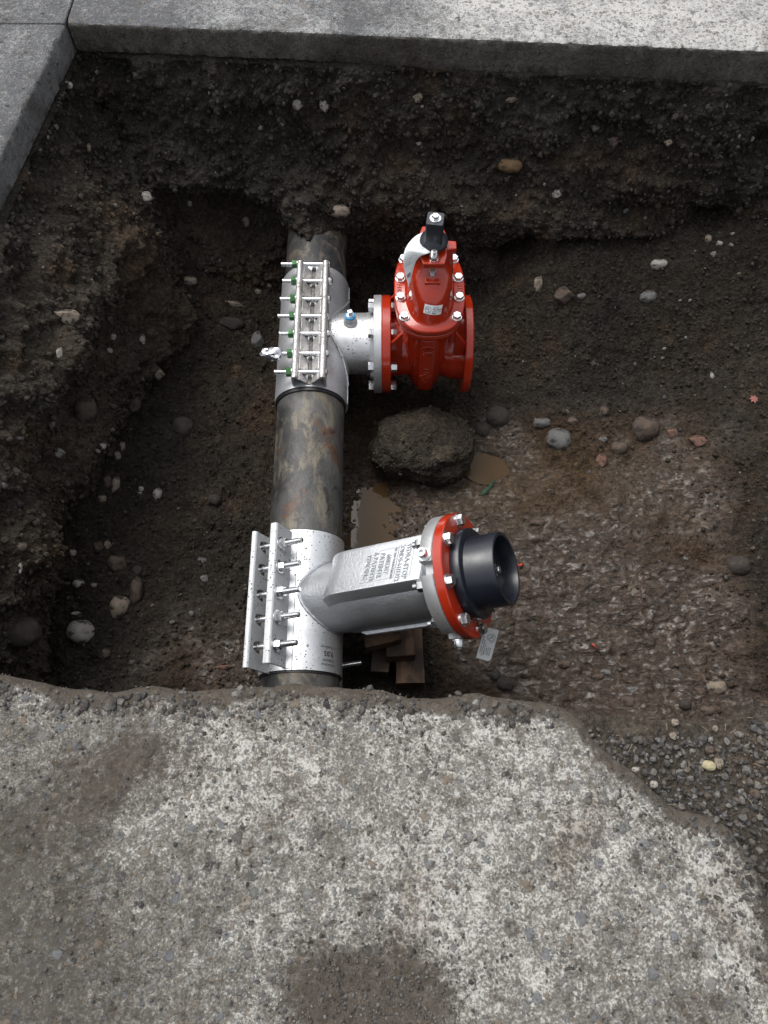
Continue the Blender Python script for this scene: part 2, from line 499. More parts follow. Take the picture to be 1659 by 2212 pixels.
def crumb_mat(name, rough=0.85, spec=0.3):
    t = NT(name); co = t.coord()
    c = t.attr('tint').outputs['Color']
    n = t.noise(co, 180, 4, 0.7)
    c = t.mix(t.ramp(n, 0.35, 0.65), t.mix(1.0, c, (0.6, 0.6, 0.6), 'MULTIPLY'), c)
    return t.out(c, rough, 0, t.bump(n, 0.002, 0.6), spec=spec)

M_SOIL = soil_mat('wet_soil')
M_NEAR = concrete_mat('old_exposed_concrete', has_dirt=True)
M_FAR = concrete_mat('sidewalk_concrete', dark=(0.09, 0.09, 0.093), mid=(0.24, 0.24, 0.237), light=(0.45, 0.44, 0.42), agg=0.8, damp=True)
M_CUT = concrete_mat('sawn_concrete', dark=(0.045, 0.041, 0.036), mid=(0.085, 0.08, 0.072), light=(0.14, 0.134, 0.122), agg=0.15)
M_CUT2 = concrete_mat('sawn_pale_concrete', dark=(0.1, 0.1, 0.1), mid=(0.15, 0.15, 0.15), light=(0.22, 0.22, 0.22), agg=0.2)
M_SHELL1 = steel_mat('dull_stainless', (0.60, 0.615, 0.64), 0.5, 0.3, 0.4, metal=0.82)
M_SHELL2 = steel_mat('bright_stainless', (0.74, 0.755, 0.77), 0.42, 0.75, 0.22, metal=0.85)
M_BLAST = steel_mat('blasted_stainless', (0.56, 0.575, 0.59), 0.55, 0.8, 0.15, metal=0.3)
M_SHELL3 = steel_mat('branch_stainless', (0.74, 0.75, 0.77), 0.42, 0.9, 0.3, metal=0.88)
M_LUG = steel_mat('muddy_stainless', (0.56, 0.555, 0.55), 0.45, 0.9, 0.85, metal=0.75, mud=(0.06, 0.042, 0.03))
M_CAST = steel_mat('silver_casting', (0.50, 0.52, 0.545), 0.4, 0.08, 0.12, grain=0.9, metal=0.9)
M_FLG = steel_mat('steel_flange', (0.62, 0.63, 0.64), 0.46, 0.25, 0.3, metal=0.8)
M_SEAM = steel_mat('seam_grime', (0.12, 0.115, 0.11), 0.6, 1.0, 0.9, metal=0.3, mud=(0.02, 0.018, 0.016))
M_BOLT = steel_mat('zinc_bolt', (0.8, 0.81, 0.82), 0.26, 0.1, 0.05)
M_GREEN = simple('green_nut_coating', (0.045, 0.15, 0.05), 0.45, 0.2)
M_RED = red_mat('red_epoxy')
M_REDL = simple('worn_red_lettering', (0.62, 0.10, 0.05), 0.3)
M_BLACK = simple('black_iron_coating', (0.02, 0.024, 0.032), 0.33)
M_RUB = simple('black_rubber', (0.008, 0.008, 0.009), 0.5)
_t = NT('black_polymer'); _co = _t.coord()
_n = _t.noise(_co, 18, 5, 0.6)
M_POLY = _t.out(_t.mix(_n, (0.006, 0.008, 0.012), (0.014, 0.018, 0.027)), _t.ramp(_n, 0.3, 0.7, 0.24, 0.42), 0, _t.bump(_n, 0.001, 0.3), spec=0.5)
M_BLUE = simple('blue_thread_tape', (0.05, 0.32, 0.62), 0.5)
M_WHITE = simple('white_label', (0.8, 0.82, 0.83), 0.35)
M_INK = simple('black_print', (0.015, 0.015, 0.018), 0.6)
M_INKG = simple('grey_print', (0.12, 0.12, 0.14), 0.6)
M_PIPE = pipe_mat()
M_WOOD = wood_mat()
M_ST = {
 'tan': stone_mat('tan_stone', (0.2, 0.16, 0.12), (0.33, 0.28, 0.22), 0.35),
 'pale': stone_mat('pale_stone', (0.3, 0.28, 0.25), (0.48, 0.45, 0.41), 0.3),
 'grey': stone_mat('grey_stone', (0.12, 0.118, 0.115), (0.2, 0.198, 0.195), 0.3, 0.45),
 'brown': stone_mat('brown_stone', (0.085, 0.06, 0.045), (0.15, 0.11, 0.085), 0.4, 0.5),
 'muddy': stone_mat('muddy_stone', (0.05, 0.04, 0.033), (0.085, 0.068, 0.055), 0.75, 0.55),
 'red': stone_mat('reddish_stone', (0.15, 0.075, 0.055), (0.22, 0.12, 0.09), 0.35, 0.5),
 'ochre': stone_mat('ochre_stone', (0.12, 0.07, 0.035), (0.19, 0.12, 0.06), 0.3, 0.6),
 'yellow': stone_mat('yellow_stone', (0.34, 0.3, 0.17), (0.46, 0.41, 0.26), 0.05, 0.5),
}
_t = NT('muddy_water'); _co = _t.coord()
M_WATER = _t.out(_t.mix(_t.noise(_co, 9, 3), (0.055, 0.032, 0.013), (0.075, 0.045, 0.02)), 0.02, 0, _t.bump(_t.noise(_co, 16, 2), 0.0004, 0.4), spec=0.14)

# ================================================================== THE PIT
AXZ = -0.65                                   # height of the main's axis
def pipe_x(y): return -0.242 - 0.0081 * y
SLAB_A = Vector((-1.017, 2.351))              # corner of the sawn sidewalk panels
SLAB_R = Vector((1.203, 2.211))
SL = (SLAB_R.y - SLAB_A.y) / (SLAB_R.x - SLAB_A.x)

def soil_tint(P, nrm_z=None, brown=0.4, wet=0):
    """soil colour: dark grey-brown earth with browner and rusty veins"""
    n1 = fbm(P, 0.45, 4, 91); n2 = fbm(P, 0.12, 4, 95); n3 = fbm(P, 0.03, 3, 97)
    dark = np.array([0.030, 0.027, 0.0225]); brn = np.array([0.056, 0.043, 0.032]); rust = np.array([0.085, 0.055, 0.034])
    f = np.clip(brown + 0.6 * n1 + 0.35 * n2, 0, 1)[:, None]
    c = dark * (1 - f) + brn * f
    g = (ss(0.3, 0.6, n2 + 0.5 * n1) * 0.45)[:, None]
    c = c * (1 - g) + rust * g
    return c * (1 + 0.35 * n3[:, None])

# ---- floor
def floor_z(x, y):
    z = -0.925 + 0.07 * ss(-0.5, -1.15, x) + 0.085 * ss(0.12, 0.8, x) + 0.16 * ss(0.85, 1.7, x)
    z = z + 0.08 * ss(1.65, 2.2, y) * ss(0.2, -0.2, x) + 0.24 * ss(1.5, 2.1, y) * ss(0.15, 0.7, x) + 0.10 * ss(1.5, 2.2, y) * ss(-0.4, -0.9, x)
    z = z - 0.030 * gs(x, y, -0.04, 1.02, 0.10, 0.17) + 0.0 * x + 0.012 * gs(x, y, -0.09, 1.28, 0.09, 0.07) + 0.06 * gs(x, y, 0.85, 0.25, 0.35, 0.12)
    z = z - 0.040 * gs(x, y, 0.395, 1.225, 0.07, 0.055)
    return z
STEP = 0.0056
xs = np.arange(-1.32, 2.05, STEP); ys = np.arange(0.0, 2.45, STEP)
X, Y = np.meshgrid(xs, ys, indexing='ij')
x = X.ravel(); y = Y.ravel()
z = floor_z(x, y)
P = np.stack([x, y, z], 1)
mud = np.clip(ss(0.1, 0.32, x) * ss(1.55, 1.2, y) * ss(1.35, 0.95, x) + gs(x, y, -0.02, 1.05, 0.2, 0.4) + 0.6 * gs(x, y, -0.6, 0.45, 0.25, 0.25) + 0.25, 0, 1)
low = fbm(P, 0.3, 3, 3) * 0.028 + fbm(P, 0.08, 4, 5) * 0.014
h1, i1 = lumps(P, 0.075, 11, 0.45); h2, i2 = lumps(P, 0.036, 21, 0.6); h3, i3 = lumps(P, 0.019, 31, 0.75)
rough_ = 1 - 0.85 * mud
pud = gs(x, y, -0.05, 1.05, 0.2, 0.35) + gs(x, y, 0.4, 1.22, 0.12, 0.1)
z = z + pud * (fbm(P, 0.10, 4, 47) * 0.020 + fbm(P, 0.03, 3, 49) * 0.006)
wrk = (1 - np.abs(fbm(P * np.array([1, 1.6, 1]), 0.022, 3, 41))) ** 3          # trodden mud: small sharp ridges
z = z + low + fbm(P, 0.03, 3, 43) * 0.006 + h1 * 0.5 * rough_ + h2 * 0.7 * rough_ + h3 * 0.8 * rough_ + wrk * 0.004 * mud + (0.007 * ss(-0.12, 0.12, fbm(P * np.array([1, 1.4, 1]), 0.035, 4, 45)) - 0.008) * mud
P[:, 2] = z
tint = soil_tint(P * np.array([1, 1, 1]), brown=0.45)
mudc = np.array([0.070, 0.046, 0.030])
mm = (0.75 * ss(0.3, 0.9, mud))[:, None]
tint = tint * (1 - mm) + mudc * mm * (1 + 0.3 * fbm(P, 0.05, 3, 77)[:, None])
ochre = (0.5 * gs(x, y, 0.42, 1.15, 0.30, 0.18) + 0.3 * gs(x, y, 0.75, 1.15, 0.35, 0.12))[:, None]
tint = tint * (1 - ochre) + np.array([0.105, 0.070, 0.038]) * ochre
tint = tint * np.where(i1 > 0.9, 1.25, 1.0)[:, None] * np.where((i2 > 0.96) & (h2 > 0.002), 1.6, 1.0)[:, None]
tint = tint * 0.78
wetm = np.clip(mud * (0.62 + 1.0 * fbm(P, 0.22, 4, 55)) + 0.25 * gs(x, y, 0.5, 0.75, 0.3, 0.35), 0, 1)
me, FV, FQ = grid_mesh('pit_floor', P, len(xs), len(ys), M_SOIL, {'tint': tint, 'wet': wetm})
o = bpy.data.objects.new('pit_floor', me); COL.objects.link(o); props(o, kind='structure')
FN = normals(P, len(xs), len(ys)); FN[FN[:, 2] < 0] *= -1
FT = tint

# ---- walls
def chaikin(pts, k=3):
    for _ in range(k):
        q = [pts[0]]
        for a, b in zip(pts[:-1], pts[1:]):
            q += [a * 0.75 + b * 0.25, a * 0.25 + b * 0.75]
        q.append(pts[-1]); pts = q
    return pts
def yback(x_): return SLAB_A.y + SL * (x_ - SLAB_A.x) + 0.012
ctrl = [(2.0, 0.6), (2.0, 0.06), (1.9, 0.06), (0.9, 0.15), (0.6, 0.12), (-0.2, 0.16), (-1.15, 0.16), (-1.26, 0.17), (-1.262, 0.3), (-1.215, 0.9), (-1.115, 1.74), (-1.05, 2.18), (-1.035, 2.29),
        (-1.03, yback(-1.03)), (-0.97, yback(-0.97)), (-0.5, yback(-0.5)), (0.5, yback(0.5)), (1.5, yback(1.5)), (1.9, yback(1.9)), (2.0, yback(2.0)), (2.0, 2.0), (2.0, 0.6)]
pts = chaikin([np.array(c, float) for c in ctrl], 3)
pts = np.array(pts)
seg = np.linalg.norm(np.diff(pts, axis=0), axis=1); cum = np.concatenate([[0], np.cumsum(seg)])
sv, s_ = [0.0], 0.0
while s_ < cum[-1]:
    px_ = np.interp(s_, cum, pts[:, 0]); py_ = np.interp(s_, cum, pts[:, 1])
    vis = (px_ < -0.98 and py_ > 0.35) or (py_ > 2.05 and px_ < 1.75)
    s_ += 0.006 if vis else 0.035
    sv.append(min(s_, cum[-1]))
sv = np.array(sv)
cx = np.interp(sv, cum, pts[:, 0]); cy = np.interp(sv, cum, pts[:, 1])
tx = np.gradient(cx, sv); ty = np.gradient(cy, sv); tl = np.hypot(tx, ty); tx /= tl; ty /= tl
nx, ny = ty, -tx
def smoothv(a, k=25):
    ker = np.hanning(k); ker /= ker.sum()
    return np.convolve(np.pad(a, k // 2, mode='edge'), ker, mode='valid')[:len(a)]
nx = smoothv(nx); ny = smoothv(ny)
zt = np.concatenate([[-0.02, -0.06, -0.085], np.arange(-0.092, -1.03, -0.0058)])
S, T = np.meshgrid(np.arange(len(sv)), zt, indexing='ij')
S = S.ravel(); zz = T.ravel()
bx, by = cx[S], cy[S]; inx, iny = nx[S], ny[S]
back = ss(1.9, 2.15, by) * (bx < 1.9); left = ss(-0.9, -1.05, bx) * (1 - back)
d = -zz
inset = back * (0.03 + 0.05 * ss(0.09, 0.2, d) + 0.14 * ss(0.2, 0.55, d) + 0.10 * ss(0.6, 0.9, d)) \
      + left * (0.035 + 0.11 * ss(0.09, 0.35, d) + 0.05 * ss(0.4, 0.9, d) + 0.10 * ss(1.4, 1.9, by) * ss(0.15, 0.5, d)) - (1 - back - left).clip(0, 1) * (0.02 + 0.06 * ss(0.1, 0.9, d))
inset -= 0.10 * (d < 0.0935) * (back + left)
# hollows scooped under firmer layers, and bulges
def blob(cx_, cz_, sx, sz): return np.exp(-((bx - cx_) / sx) ** 2 - ((zz - cz_) / sz) ** 2) * back
inset -= 0.13 * blob(-0.62, -0.60, 0.28, 0.10) + 0.12 * blob(-0.02, -0.80, 0.16, 0.12) + 0.07 * blob(0.98, -0.50, 0.12, 0.05) + 0.09 * blob(0.52, -0.70, 0.22, 0.045)
inset -= 0.10 * blob(0.92, -0.64, 0.15, 0.05) + 0.08 * blob(0.6, -0.66, 0.12, 0.045) + 0.14 * blob(1.22, -0.53, 0.12, 0.06)
inset += 0.05 * blob(0.85, -0.54, 0.35, 0.05)
inset += 0.15 * blob(-0.26, -0.54, 0.12, 0.075) + 0.05 * blob(-0.62, -0.44, 0.35, 0.05) + 0.05 * blob(0.2, -0.5, 0.5, 0.06) + 0.04 * blob(0.5, -0.62, 0.25, 0.05)
def blobl(cy_, cz_, sy, sz): return np.exp(-((by - cy_) / sy) ** 2 - ((zz - cz_) / sz) ** 2) * left
inset += 0.09 * blobl(1.35, -0.34, 0.2, 0.1) - 0.10 * blobl(1.35, -0.56, 0.2, 0.08) + 0.07 * blobl(1.1, -0.72, 0.12, 0.09) + 0.08 * blobl(0.75, -0.5, 0.2, 0.12) - 0.06 * blobl(0.9, -0.78, 0.3, 0.08) - 0.05 * blobl(1.75, -0.65, 0.15, 0.12) + 0.04 * blobl(1.6, -0.4, 0.1, 0.08)
W = np.stack([bx + inx * inset, by + iny * inset, zz], 1)
nrm = np.stack([inx, iny, 0.35 * np.ones_like(inx)], 1); nrm /= np.linalg.norm(nrm, axis=1, keepdims=True)
fade = np.where((back + left) > 0.5, ss(0.085, 0.12, d) * 0.9 + 0.1, 0.5)
stretch = np.array([1, 1, 1.25])
disp = fbm(W * stretch, 0.34, 3, 203) * (0.055 + 0.025 * left) + fbm(W, 0.15, 3, 213) * 0.03 * left + fbm(W * stretch, 0.11, 4, 205) * 0.048
rid = 1 - np.abs(fbm(W * stretch, 0.06, 4, 207)); disp += (rid - 0.7) * 0.028; disp += fbm(W, 0.03, 3, 209) * 0.012
h0, _i0 = lumps(W, 0.17, 251, 0.5); disp = disp + h0 * 0.38
h1, i1 = lumps(W, 0.085, 211, 0.45); h2, i2 = lumps(W, 0.042, 221, 0.6); h3, i3 = lumps(W, 0.022, 231, 0.8)
disp = disp + h1 * 0.55 + h2 * 1.0 + h3 * 1.1 - 0.028
W = W + nrm * (disp * fade)[:, None]
W[:, 2] = np.minimum(W[:, 2], zz * 0 - 0.02)
top = d < 0.09
W[top, 2] = zz[top]
nearw = (by < 0.28)
W[nearw, 2] = np.minimum(W[nearw, 2], -0.13)
W[(bx > 1.9), 2] = np.minimum(W[(bx > 1.9), 2], -0.06)
brown_ = 0.15 + 0.5 * ss(0.3, 0.65, d) + 0.3 * left
wt = soil_tint(W, brown=brown_)
wt *= np.where((i2 > 0.95) & (h2 > 0.004), 1.7, 1.0)[:, None] * np.where((i1 > 0.9) & (h1 > 0.01), 1.25, 1.0)[:, None]
wt *= (1.08 + 0.18 * left)[:, None]  # left wall's soil colour is lifted further so it looks lit
gr = (0.35 * ss(0.32, 0.12, d) * (1 + fbm(W, 0.1, 3, 301)))[:, None]
wt = wt * (1 - gr) + np.array([0.047, 0.044, 0.039]) * gr
wetw = np.clip(0.25 + 0.35 * fbm(W, 0.25, 3, 61), 0, 0.6)
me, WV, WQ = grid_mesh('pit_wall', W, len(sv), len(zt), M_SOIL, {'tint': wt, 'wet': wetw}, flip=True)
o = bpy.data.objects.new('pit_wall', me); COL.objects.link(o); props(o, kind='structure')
WN = normals(W, len(sv), len(zt))
sgn = np.sign((WN * nrm).sum(1)); WN *= sgn[:, None]

# coarse copies of both for finding where a sight line meets the ground
def coarse(V, nu, nv, k):
    G = V.reshape(nu, nv, 3)[::k, ::k]
    a, b = G.shape[:2]
    idx = np.arange(a * b).reshape(a, b)
    q = np.stack([idx[:-1, :-1], idx[1:, :-1], idx[1:, 1:], idx[:-1, 1:]], -1).reshape(-1, 4)
    return G.reshape(-1, 3), q
c1, q1 = coarse(P, len(xs), len(ys), 2); c2, q2 = coarse(W, len(sv), len(zt), 2)
BV = BVHTree.FromPolygons(np.vstack([c1, c2]).tolist(), np.vstack([q1, q2 + len(c1)]).tolist())
def ground(px, py):
    d_ = ray(px, py).normalized()
    loc, n_, _, t_ = BV.ray_cast(CAM, d_)
    if loc is None: return at_z(px, py, -0.8), Vector((0, 0, 1)), 2.3
    if n_.dot(d_) > 0: n_ = -n_
    return loc, n_, t_
def floor_at(x_, y_):
    loc, n_, _, t_ = BV.ray_cast(Vector((x_, y_, -0.55)), Vector((0, 0, -1)))
    return loc.z if loc else -0.92

# ---- muddy water lying in the hollows
def puddle(x0, x1, y0, y1, zw, label):
    mb = MB()
    n = 40
    poly = [((x0 + x1) / 2 + (x1 - x0) / 2 * math.cos(2 * math.pi * k / n), (y0 + y1) / 2 + (y1 - y0) / 2 * math.sin(2 * math.pi * k / n), zw) for k in range(n)]
    mb.add(poly, [tuple(range(n))])
    o = part('puddle', mb, M_WATER); props(o, label, None, 'muddy puddles', 'structure')
puddle(-0.24, 0.14, 0.78, 1.19, -0.9545, 'muddy puddle beside the old pipe')
puddle(0.29, 0.50, 1.15, 1.30, -0.9115, 'ochre puddle right of the boulder')

# ================================================================== SLABS
def sweep_slab(name, line, inward, th, back, mat_top, mat_cut, parent, seed, chip=0.006, grow=0.0):
    """a sawn slab: its cut face follows line; inward points over the slab"""
    p0, p1 = Vector(line[0]), Vector(line[1])
    L = (p1 - p0).length
    n = int(min(L, 3.4) / 0.007) + 2
    ts = np.concatenate([np.linspace(0, min(L, 3.4), n), [L] if L > 3.5 else []])
    prof = [(back, 0.0), (0.6, 0.0), (0.12, 0.0), (0.05, 0.0), (0.02, 0.0), (0.010, -0.0006), (0.004, -0.002), (0.001, -0.006), (0, -0.012), (0, -th * 0.4), (0, -th * 0.7), (0.0, -th + 0.006), (0.006, -th), (0.3, -th)]
    rows = []
    for (bk, zz_) in prof:
        q = np.zeros((len(ts), 3)); q[:, 0] = p0.x + (p1.x - p0.x) * ts / L + inward[0] * bk; q[:, 1] = p0.y + (p1.y - p0.y) * ts / L + inward[1] * bk; q[:, 2] = zz_
        rows.append(q)
    G = np.stack(rows, 0); V = G.reshape(-1, 3)
    base = V.copy()
    e = fbm(base, 0.05, 4, seed); e2 = fbm(base, 0.012, 2, seed + 9)
    wgt = np.repeat(np.array([0, 0, 0, 0, 0.25, 0.7, 1, 1, 0.8, 0.35, 0.4, 1.2, 1.5, 0]), len(ts))
    V[:, 0] += inward[0] * wgt * (np.maximum(e, 0) * chip * 1.6 + e2 * chip * 0.35); V[:, 1] += inward[1] * wgt * (np.maximum(e, 0) * chip * 1.6 + e2 * chip * 0.35)
    V[:, 2] -= np.where(wgt > 0, np.maximum(e, 0) * chip * 0.9 * wgt, 0)
    lowr = np.repeat(np.array([0] * 10 + [0.3, 1, 1, 1]), len(ts)); tt = np.tile(ts, len(prof))
    V[:, 2] -= lowr * grow * (ss(0.6, 2.4, tt) * 0.03 + (0.012 * fbm(np.c_[tt, tt * 0, tt * 0], 0.11, 5, seed + 20) + 0.004) * ss(0.2, 1.0, tt))
    me, _, Q = grid_mesh(name, V, len(prof), len(ts), mat_top)
    me.materials.append(mat_cut)
    nq = len(ts) - 1
    mi = np.zeros(len(me.polygons), np.int32); mi[nq * 6:] = 1
    me.polygons.foreach_set('material_index', mi)
    me.set_sharp_from_angle(angle=R(45))
    o = bpy.data.objects.new(name, me); COL.objects.link(o); o.parent = parent
    return o
walk = bpy.data.objects.new('sidewalk', None); COL.objects.link(walk); props(walk, kind='structure')
TH = 0.092
fdir = Vector((1, SL)).normalized()
sweep_slab('slab', ((SLAB_A.x, SLAB_A.y), (SLAB_A.x + fdir.x * 6, SLAB_A.y + fdir.y * 6)), (0.03, 1.0), TH, 6.0, M_FAR, M_CUT, walk, 400, 0.011, 1.0)
EL = (-1.10, 1.743)
ldir = (Vector(EL) - SLAB_A).normalized()
sweep_slab('slab', ((SLAB_A.x - 0.005, SLAB_A.y - 0.006), (SLAB_A.x + ldir.x * 2.15, SLAB_A.y + ldir.y * 2.15)), (-1.0, 0.004), TH + 0.005, 6.0, M_FAR, M_CUT2, walk, 430, 0.008, 0.3)
mb = MB(); mb.prism([(SLAB_A.x - 0.008, SLAB_A.y + 0.002), (SLAB_A.x + 0.178, SLAB_A.y + 6), (-7, SLAB_A.y + 6), (-7, SLAB_A.y + 0.012)], -0.1, -0.0015)
part('slab', mb, M_FAR, walk, bevel=0.004)

# ---- clipped sheets with a rounded, broken brow: old road slab and the gravel bank beside it
def poly_sd(px_, py_, poly):
    n = len(poly); best = np.full(len(px_), 1e9); bxq = np.zeros(len(px_)); byq = np.zeros(len(px_)); ins = np.zeros(len(px_), bool)
    for k in range(n):
        x0, y0 = poly[k]; x1, y1 = poly[(k + 1) % n]
        dx, dy = x1 - x0, y1 - y0
        t_ = np.clip(((px_ - x0) * dx + (py_ - y0) * dy) / (dx * dx + dy * dy + 1e-12), 0, 1)
        qx, qy = x0 + t_ * dx, y0 + t_ * dy
        dd = np.hypot(px_ - qx, py_ - qy)
        m = dd < best; best = np.where(m, dd, best); bxq = np.where(m, qx, bxq); byq = np.where(m, qy, byq)
        c = ((y0 > py_) != (y1 > py_)) & (px_ < (x1 - x0) * (py_ - y0) / (y1 - y0 + 1e-12) + x0)
        ins ^= c
    return np.where(ins, best, -best), bxq, byq
def brow_sheet(name, edge_px, rest, x0, x1, y0, y1, step, zbase, rnd, drop, mat, shade):
    poly = [tuple(at_z(a, b, zbase)[:2]) for a, b in edge_px]
    fine = []
    for k in range(len(poly) - 1):      # roughen the broken edge
        a, b = np.array(poly[k]), np.array(poly[k + 1])
        m = max(1, int(np.linalg.norm(b - a) / 0.006))
        for j in range(m): fine.append(a + (b - a) * j / m)
    fine = np.array(fine)
    f3 = np.c_[fine, np.zeros(len(fine))]
    fine[:, 1] += fbm(f3, 0.06, 4, 501) * 0.007; fine[:, 0] += fbm(f3, 0.06, 4, 509) * 0.006
    poly = [tuple(q) for q in fine] + rest
    gx = np.arange(x0, x1, step); gy = np.arange(y0, y1, step)
    X, Y = np.meshgrid(gx, gy, indexing='ij'); x = X.ravel(); y = Y.ravel()
    sdv, qx, qy = poly_sd(x, y, poly)
    out = (sdv < 0) & (sdv > -step * 1.45)
    x = np.where(out, qx, x); y = np.where(out, qy, y); s2 = np.maximum(sdv, 0)
    k_ = np.clip(1 - s2 / rnd, 0, 1)
    z = zbase - drop * (1 - np.sqrt(np.maximum(1 - k_ * k_, 0)))
    P = np.stack([x, y, z], 1)
    P, attrs = shade(P, s2)
    keep = sdv > -step * 1.45
    me, V, Q = grid_mesh(name, P, len(gx), len(gy), mat, attrs, keep)
    bm = bmesh.new(); bm.from_mesh(me)          # skirt down into the pit
    be = [e for e in bm.edges if e.is_boundary]
    r = bmesh.ops.extrude_edge_only(bm, edges=be)
    vs = [g for g in r['geom'] if isinstance(g, bmesh.types.BMVert)]
    for v_ in vs: v_.co.z -= 0.12; v_.co.y -= 0.02
    for f_ in bm.faces: f_.smooth = True
    bm.to_mesh(me); bm.free()
    o = bpy.data.objects.new(name, me); COL.objects.link(o); props(o, kind='structure')
    return P, keep, poly
slab_edge = [(-900, 1445), (-500, 1440), (-200, 1438), (-60, 1446), (0, 1454), (65, 1468), (150, 1481), (220, 1488), (270, 1483), (320, 1474), (360, 1483), (415, 1491), (475, 1483), (540, 1477), (635, 1473), (700, 1477), (780, 1483),
             (830, 1490), (880, 1501), (945, 1501), (1029, 1496), (1109, 1508), (1199, 1515), (1240, 1532), (1278, 1560), (1290, 1592), (1335, 1637), (1380, 1667), (1425, 1712), (1475, 1747), (1540, 1767), (1580, 1787),
             (1610, 1827), (1640, 1877), (1665, 1920), (1700, 2040), (1760, 2260), (1800, 2500)]
def shade_slab(P, s):
    n = fbm(P, 0.25, 4, 601) * 0.008 + fbm(P, 0.05, 4, 603) * 0.005
    h1, i1 = lumps(P, 0.034, 611, 0.5); h2, i2 = lumps(P, 0.016, 621, 0.5)
    P = P.copy()
    P[:, 2] += n + h1 * 0.2 + h2 * 0.25 + fbm(P, 0.014, 3, 605) * 0.003
    P[:, 2] += 0.012 * fbm(P, 0.09, 3, 607) * ss(0.06, 0.0, s)
    dn = fbm(P, 0.3, 4, 631)
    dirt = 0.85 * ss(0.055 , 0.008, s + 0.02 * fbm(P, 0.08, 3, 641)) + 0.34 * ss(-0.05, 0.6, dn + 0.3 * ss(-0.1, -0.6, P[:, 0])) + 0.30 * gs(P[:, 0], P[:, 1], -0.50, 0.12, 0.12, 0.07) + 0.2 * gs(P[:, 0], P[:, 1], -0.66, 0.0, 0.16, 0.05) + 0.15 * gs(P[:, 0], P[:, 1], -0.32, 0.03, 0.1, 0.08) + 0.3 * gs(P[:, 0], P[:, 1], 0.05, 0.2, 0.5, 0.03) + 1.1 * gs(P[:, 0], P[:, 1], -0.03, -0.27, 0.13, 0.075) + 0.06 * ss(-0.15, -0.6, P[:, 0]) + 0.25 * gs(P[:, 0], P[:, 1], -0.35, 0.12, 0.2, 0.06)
    worn = gs(P[:, 0], P[:, 1], 0.22, 0.08, 0.35, 0.2) - 0.8 * ss(-0.25, -0.7, P[:, 0])
    return P, {'dirt': np.clip(dirt, 0, 1), 'worn': worn}
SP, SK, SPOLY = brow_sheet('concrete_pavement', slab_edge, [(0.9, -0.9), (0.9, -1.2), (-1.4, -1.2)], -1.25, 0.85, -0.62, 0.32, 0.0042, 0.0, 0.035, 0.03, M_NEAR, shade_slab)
mb = MB(); mb.prism([(-7, -5), (0.78, -5), (0.78, -0.618), (-1.247, -0.618), (-1.247, 0.20), (-7, 0.20)], -0.15, -0.004)
part('concrete_pavement', mb, M_NEAR); props(bpy.data.objects['concrete_pavement.001'], kind='structure')

bank_edge = [(1180, 1522), (1255, 1531), (1325, 1541), (1405, 1558), (1450, 1548), (1495, 1552), (1530, 1558), (1570, 1550), (1600, 1526), (1630, 1517), (1659, 1519), (1750, 1500), (1900, 1520), (2400, 1560)]
def shade_bank(P, s):
    h1, i1 = lumps(P, 0.05, 711, 0.4); h2, i2 = lumps(P, 0.02, 721, 0.7)
    P = P.copy(); x, y = P[:, 0], P[:, 1]
    P[:, 2] += fbm(P, 0.2, 4, 701) * 0.014 + h1 * 0.3 + h2 * 0.5 + fbm(P, 0.02, 3, 705) * 0.004
    t_ = soil_tint(P, brown=0.55) * 0.9 + np.array([0.036, 0.032, 0.027])
    return P, {'tint': t_, 'wet': np.full(len(P), 0.05)}
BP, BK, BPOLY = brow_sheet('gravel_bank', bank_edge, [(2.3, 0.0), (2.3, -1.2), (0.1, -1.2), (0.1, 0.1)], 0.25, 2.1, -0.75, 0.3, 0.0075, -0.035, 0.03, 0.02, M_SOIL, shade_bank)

# surroundings out to the horizon
mb = MB()
a, b = (-7, 7, -5, 8.3), 150
mb.add([(-b, -b, -.03), (b, -b, -.03), (b, b, -.03), (-b, b, -.03), (a[0], a[2], -.03), (a[1], a[2], -.03), (a[1], a[3], -.03), (a[0], a[3], -.03)], [(0, 1, 5, 4), (1, 2, 6, 5), (2, 3, 7, 6), (3, 0, 4, 7)])
part('ground', mb, M_FAR); props(bpy.data.objects['ground'], kind='structure')
mb = MB(); mb.prism([(1.98, 0.2), (2.05, -0.75), (0.79, -0.75), (0.79, -5), (7, -5), (7, 1.8), (1.98, 2.12)], -0.2, -0.055)
part('ground', mb, M_CUT2); props(bpy.data.objects['ground.001'], kind='structure')

# ================================================================== PIPEWORK
AX = Vector((-0.0081, 1.0, 0)).normalized()          # direction of the main, away from the viewer
def ax(y, a=0.0, b=0.0):
    """point near the main at distance y, a to the right and b up from its axis"""
    return Vector((pipe_x(y) + a, y, AXZ + b))

# shared fasteners (local: z along the fastener, 0 at the seat)
def hexpts(af, rot=0):
    r_ = af / math.sqrt(3)
    return [(r_ * math.cos(math.pi / 3 * k + rot), r_ * math.sin(math.pi / 3 * k + rot)) for k in range(6)]
def hex_head(mb, af, h, z0=0.0, M=None):
    secs = []
    for s_, z_ in ((1, z0), (1, z0 + h * 0.82), (0.9, z0 + h)):
        secs.append([(x_ * s_, y_ * s_, z_) for x_, y_ in hexpts(af)])
    mb.loft(secs, M=M)
def stud_mb(mb, r, z0, z1, M=None, pitch=0.0026, n=14):
    prof = [(r * 0.6, z0)]
    k = z0
    while k < z1 - pitch:
        prof += [(r, k + 0.0002), (r, k + pitch * .35), (r * 0.86, k + pitch * .6), (r * 0.86, k + pitch * .8)]
        k += pitch
    prof += [(r, z1 - 0.002), (r * 0.7, z1)]
    mb.lathe(prof, n, M)
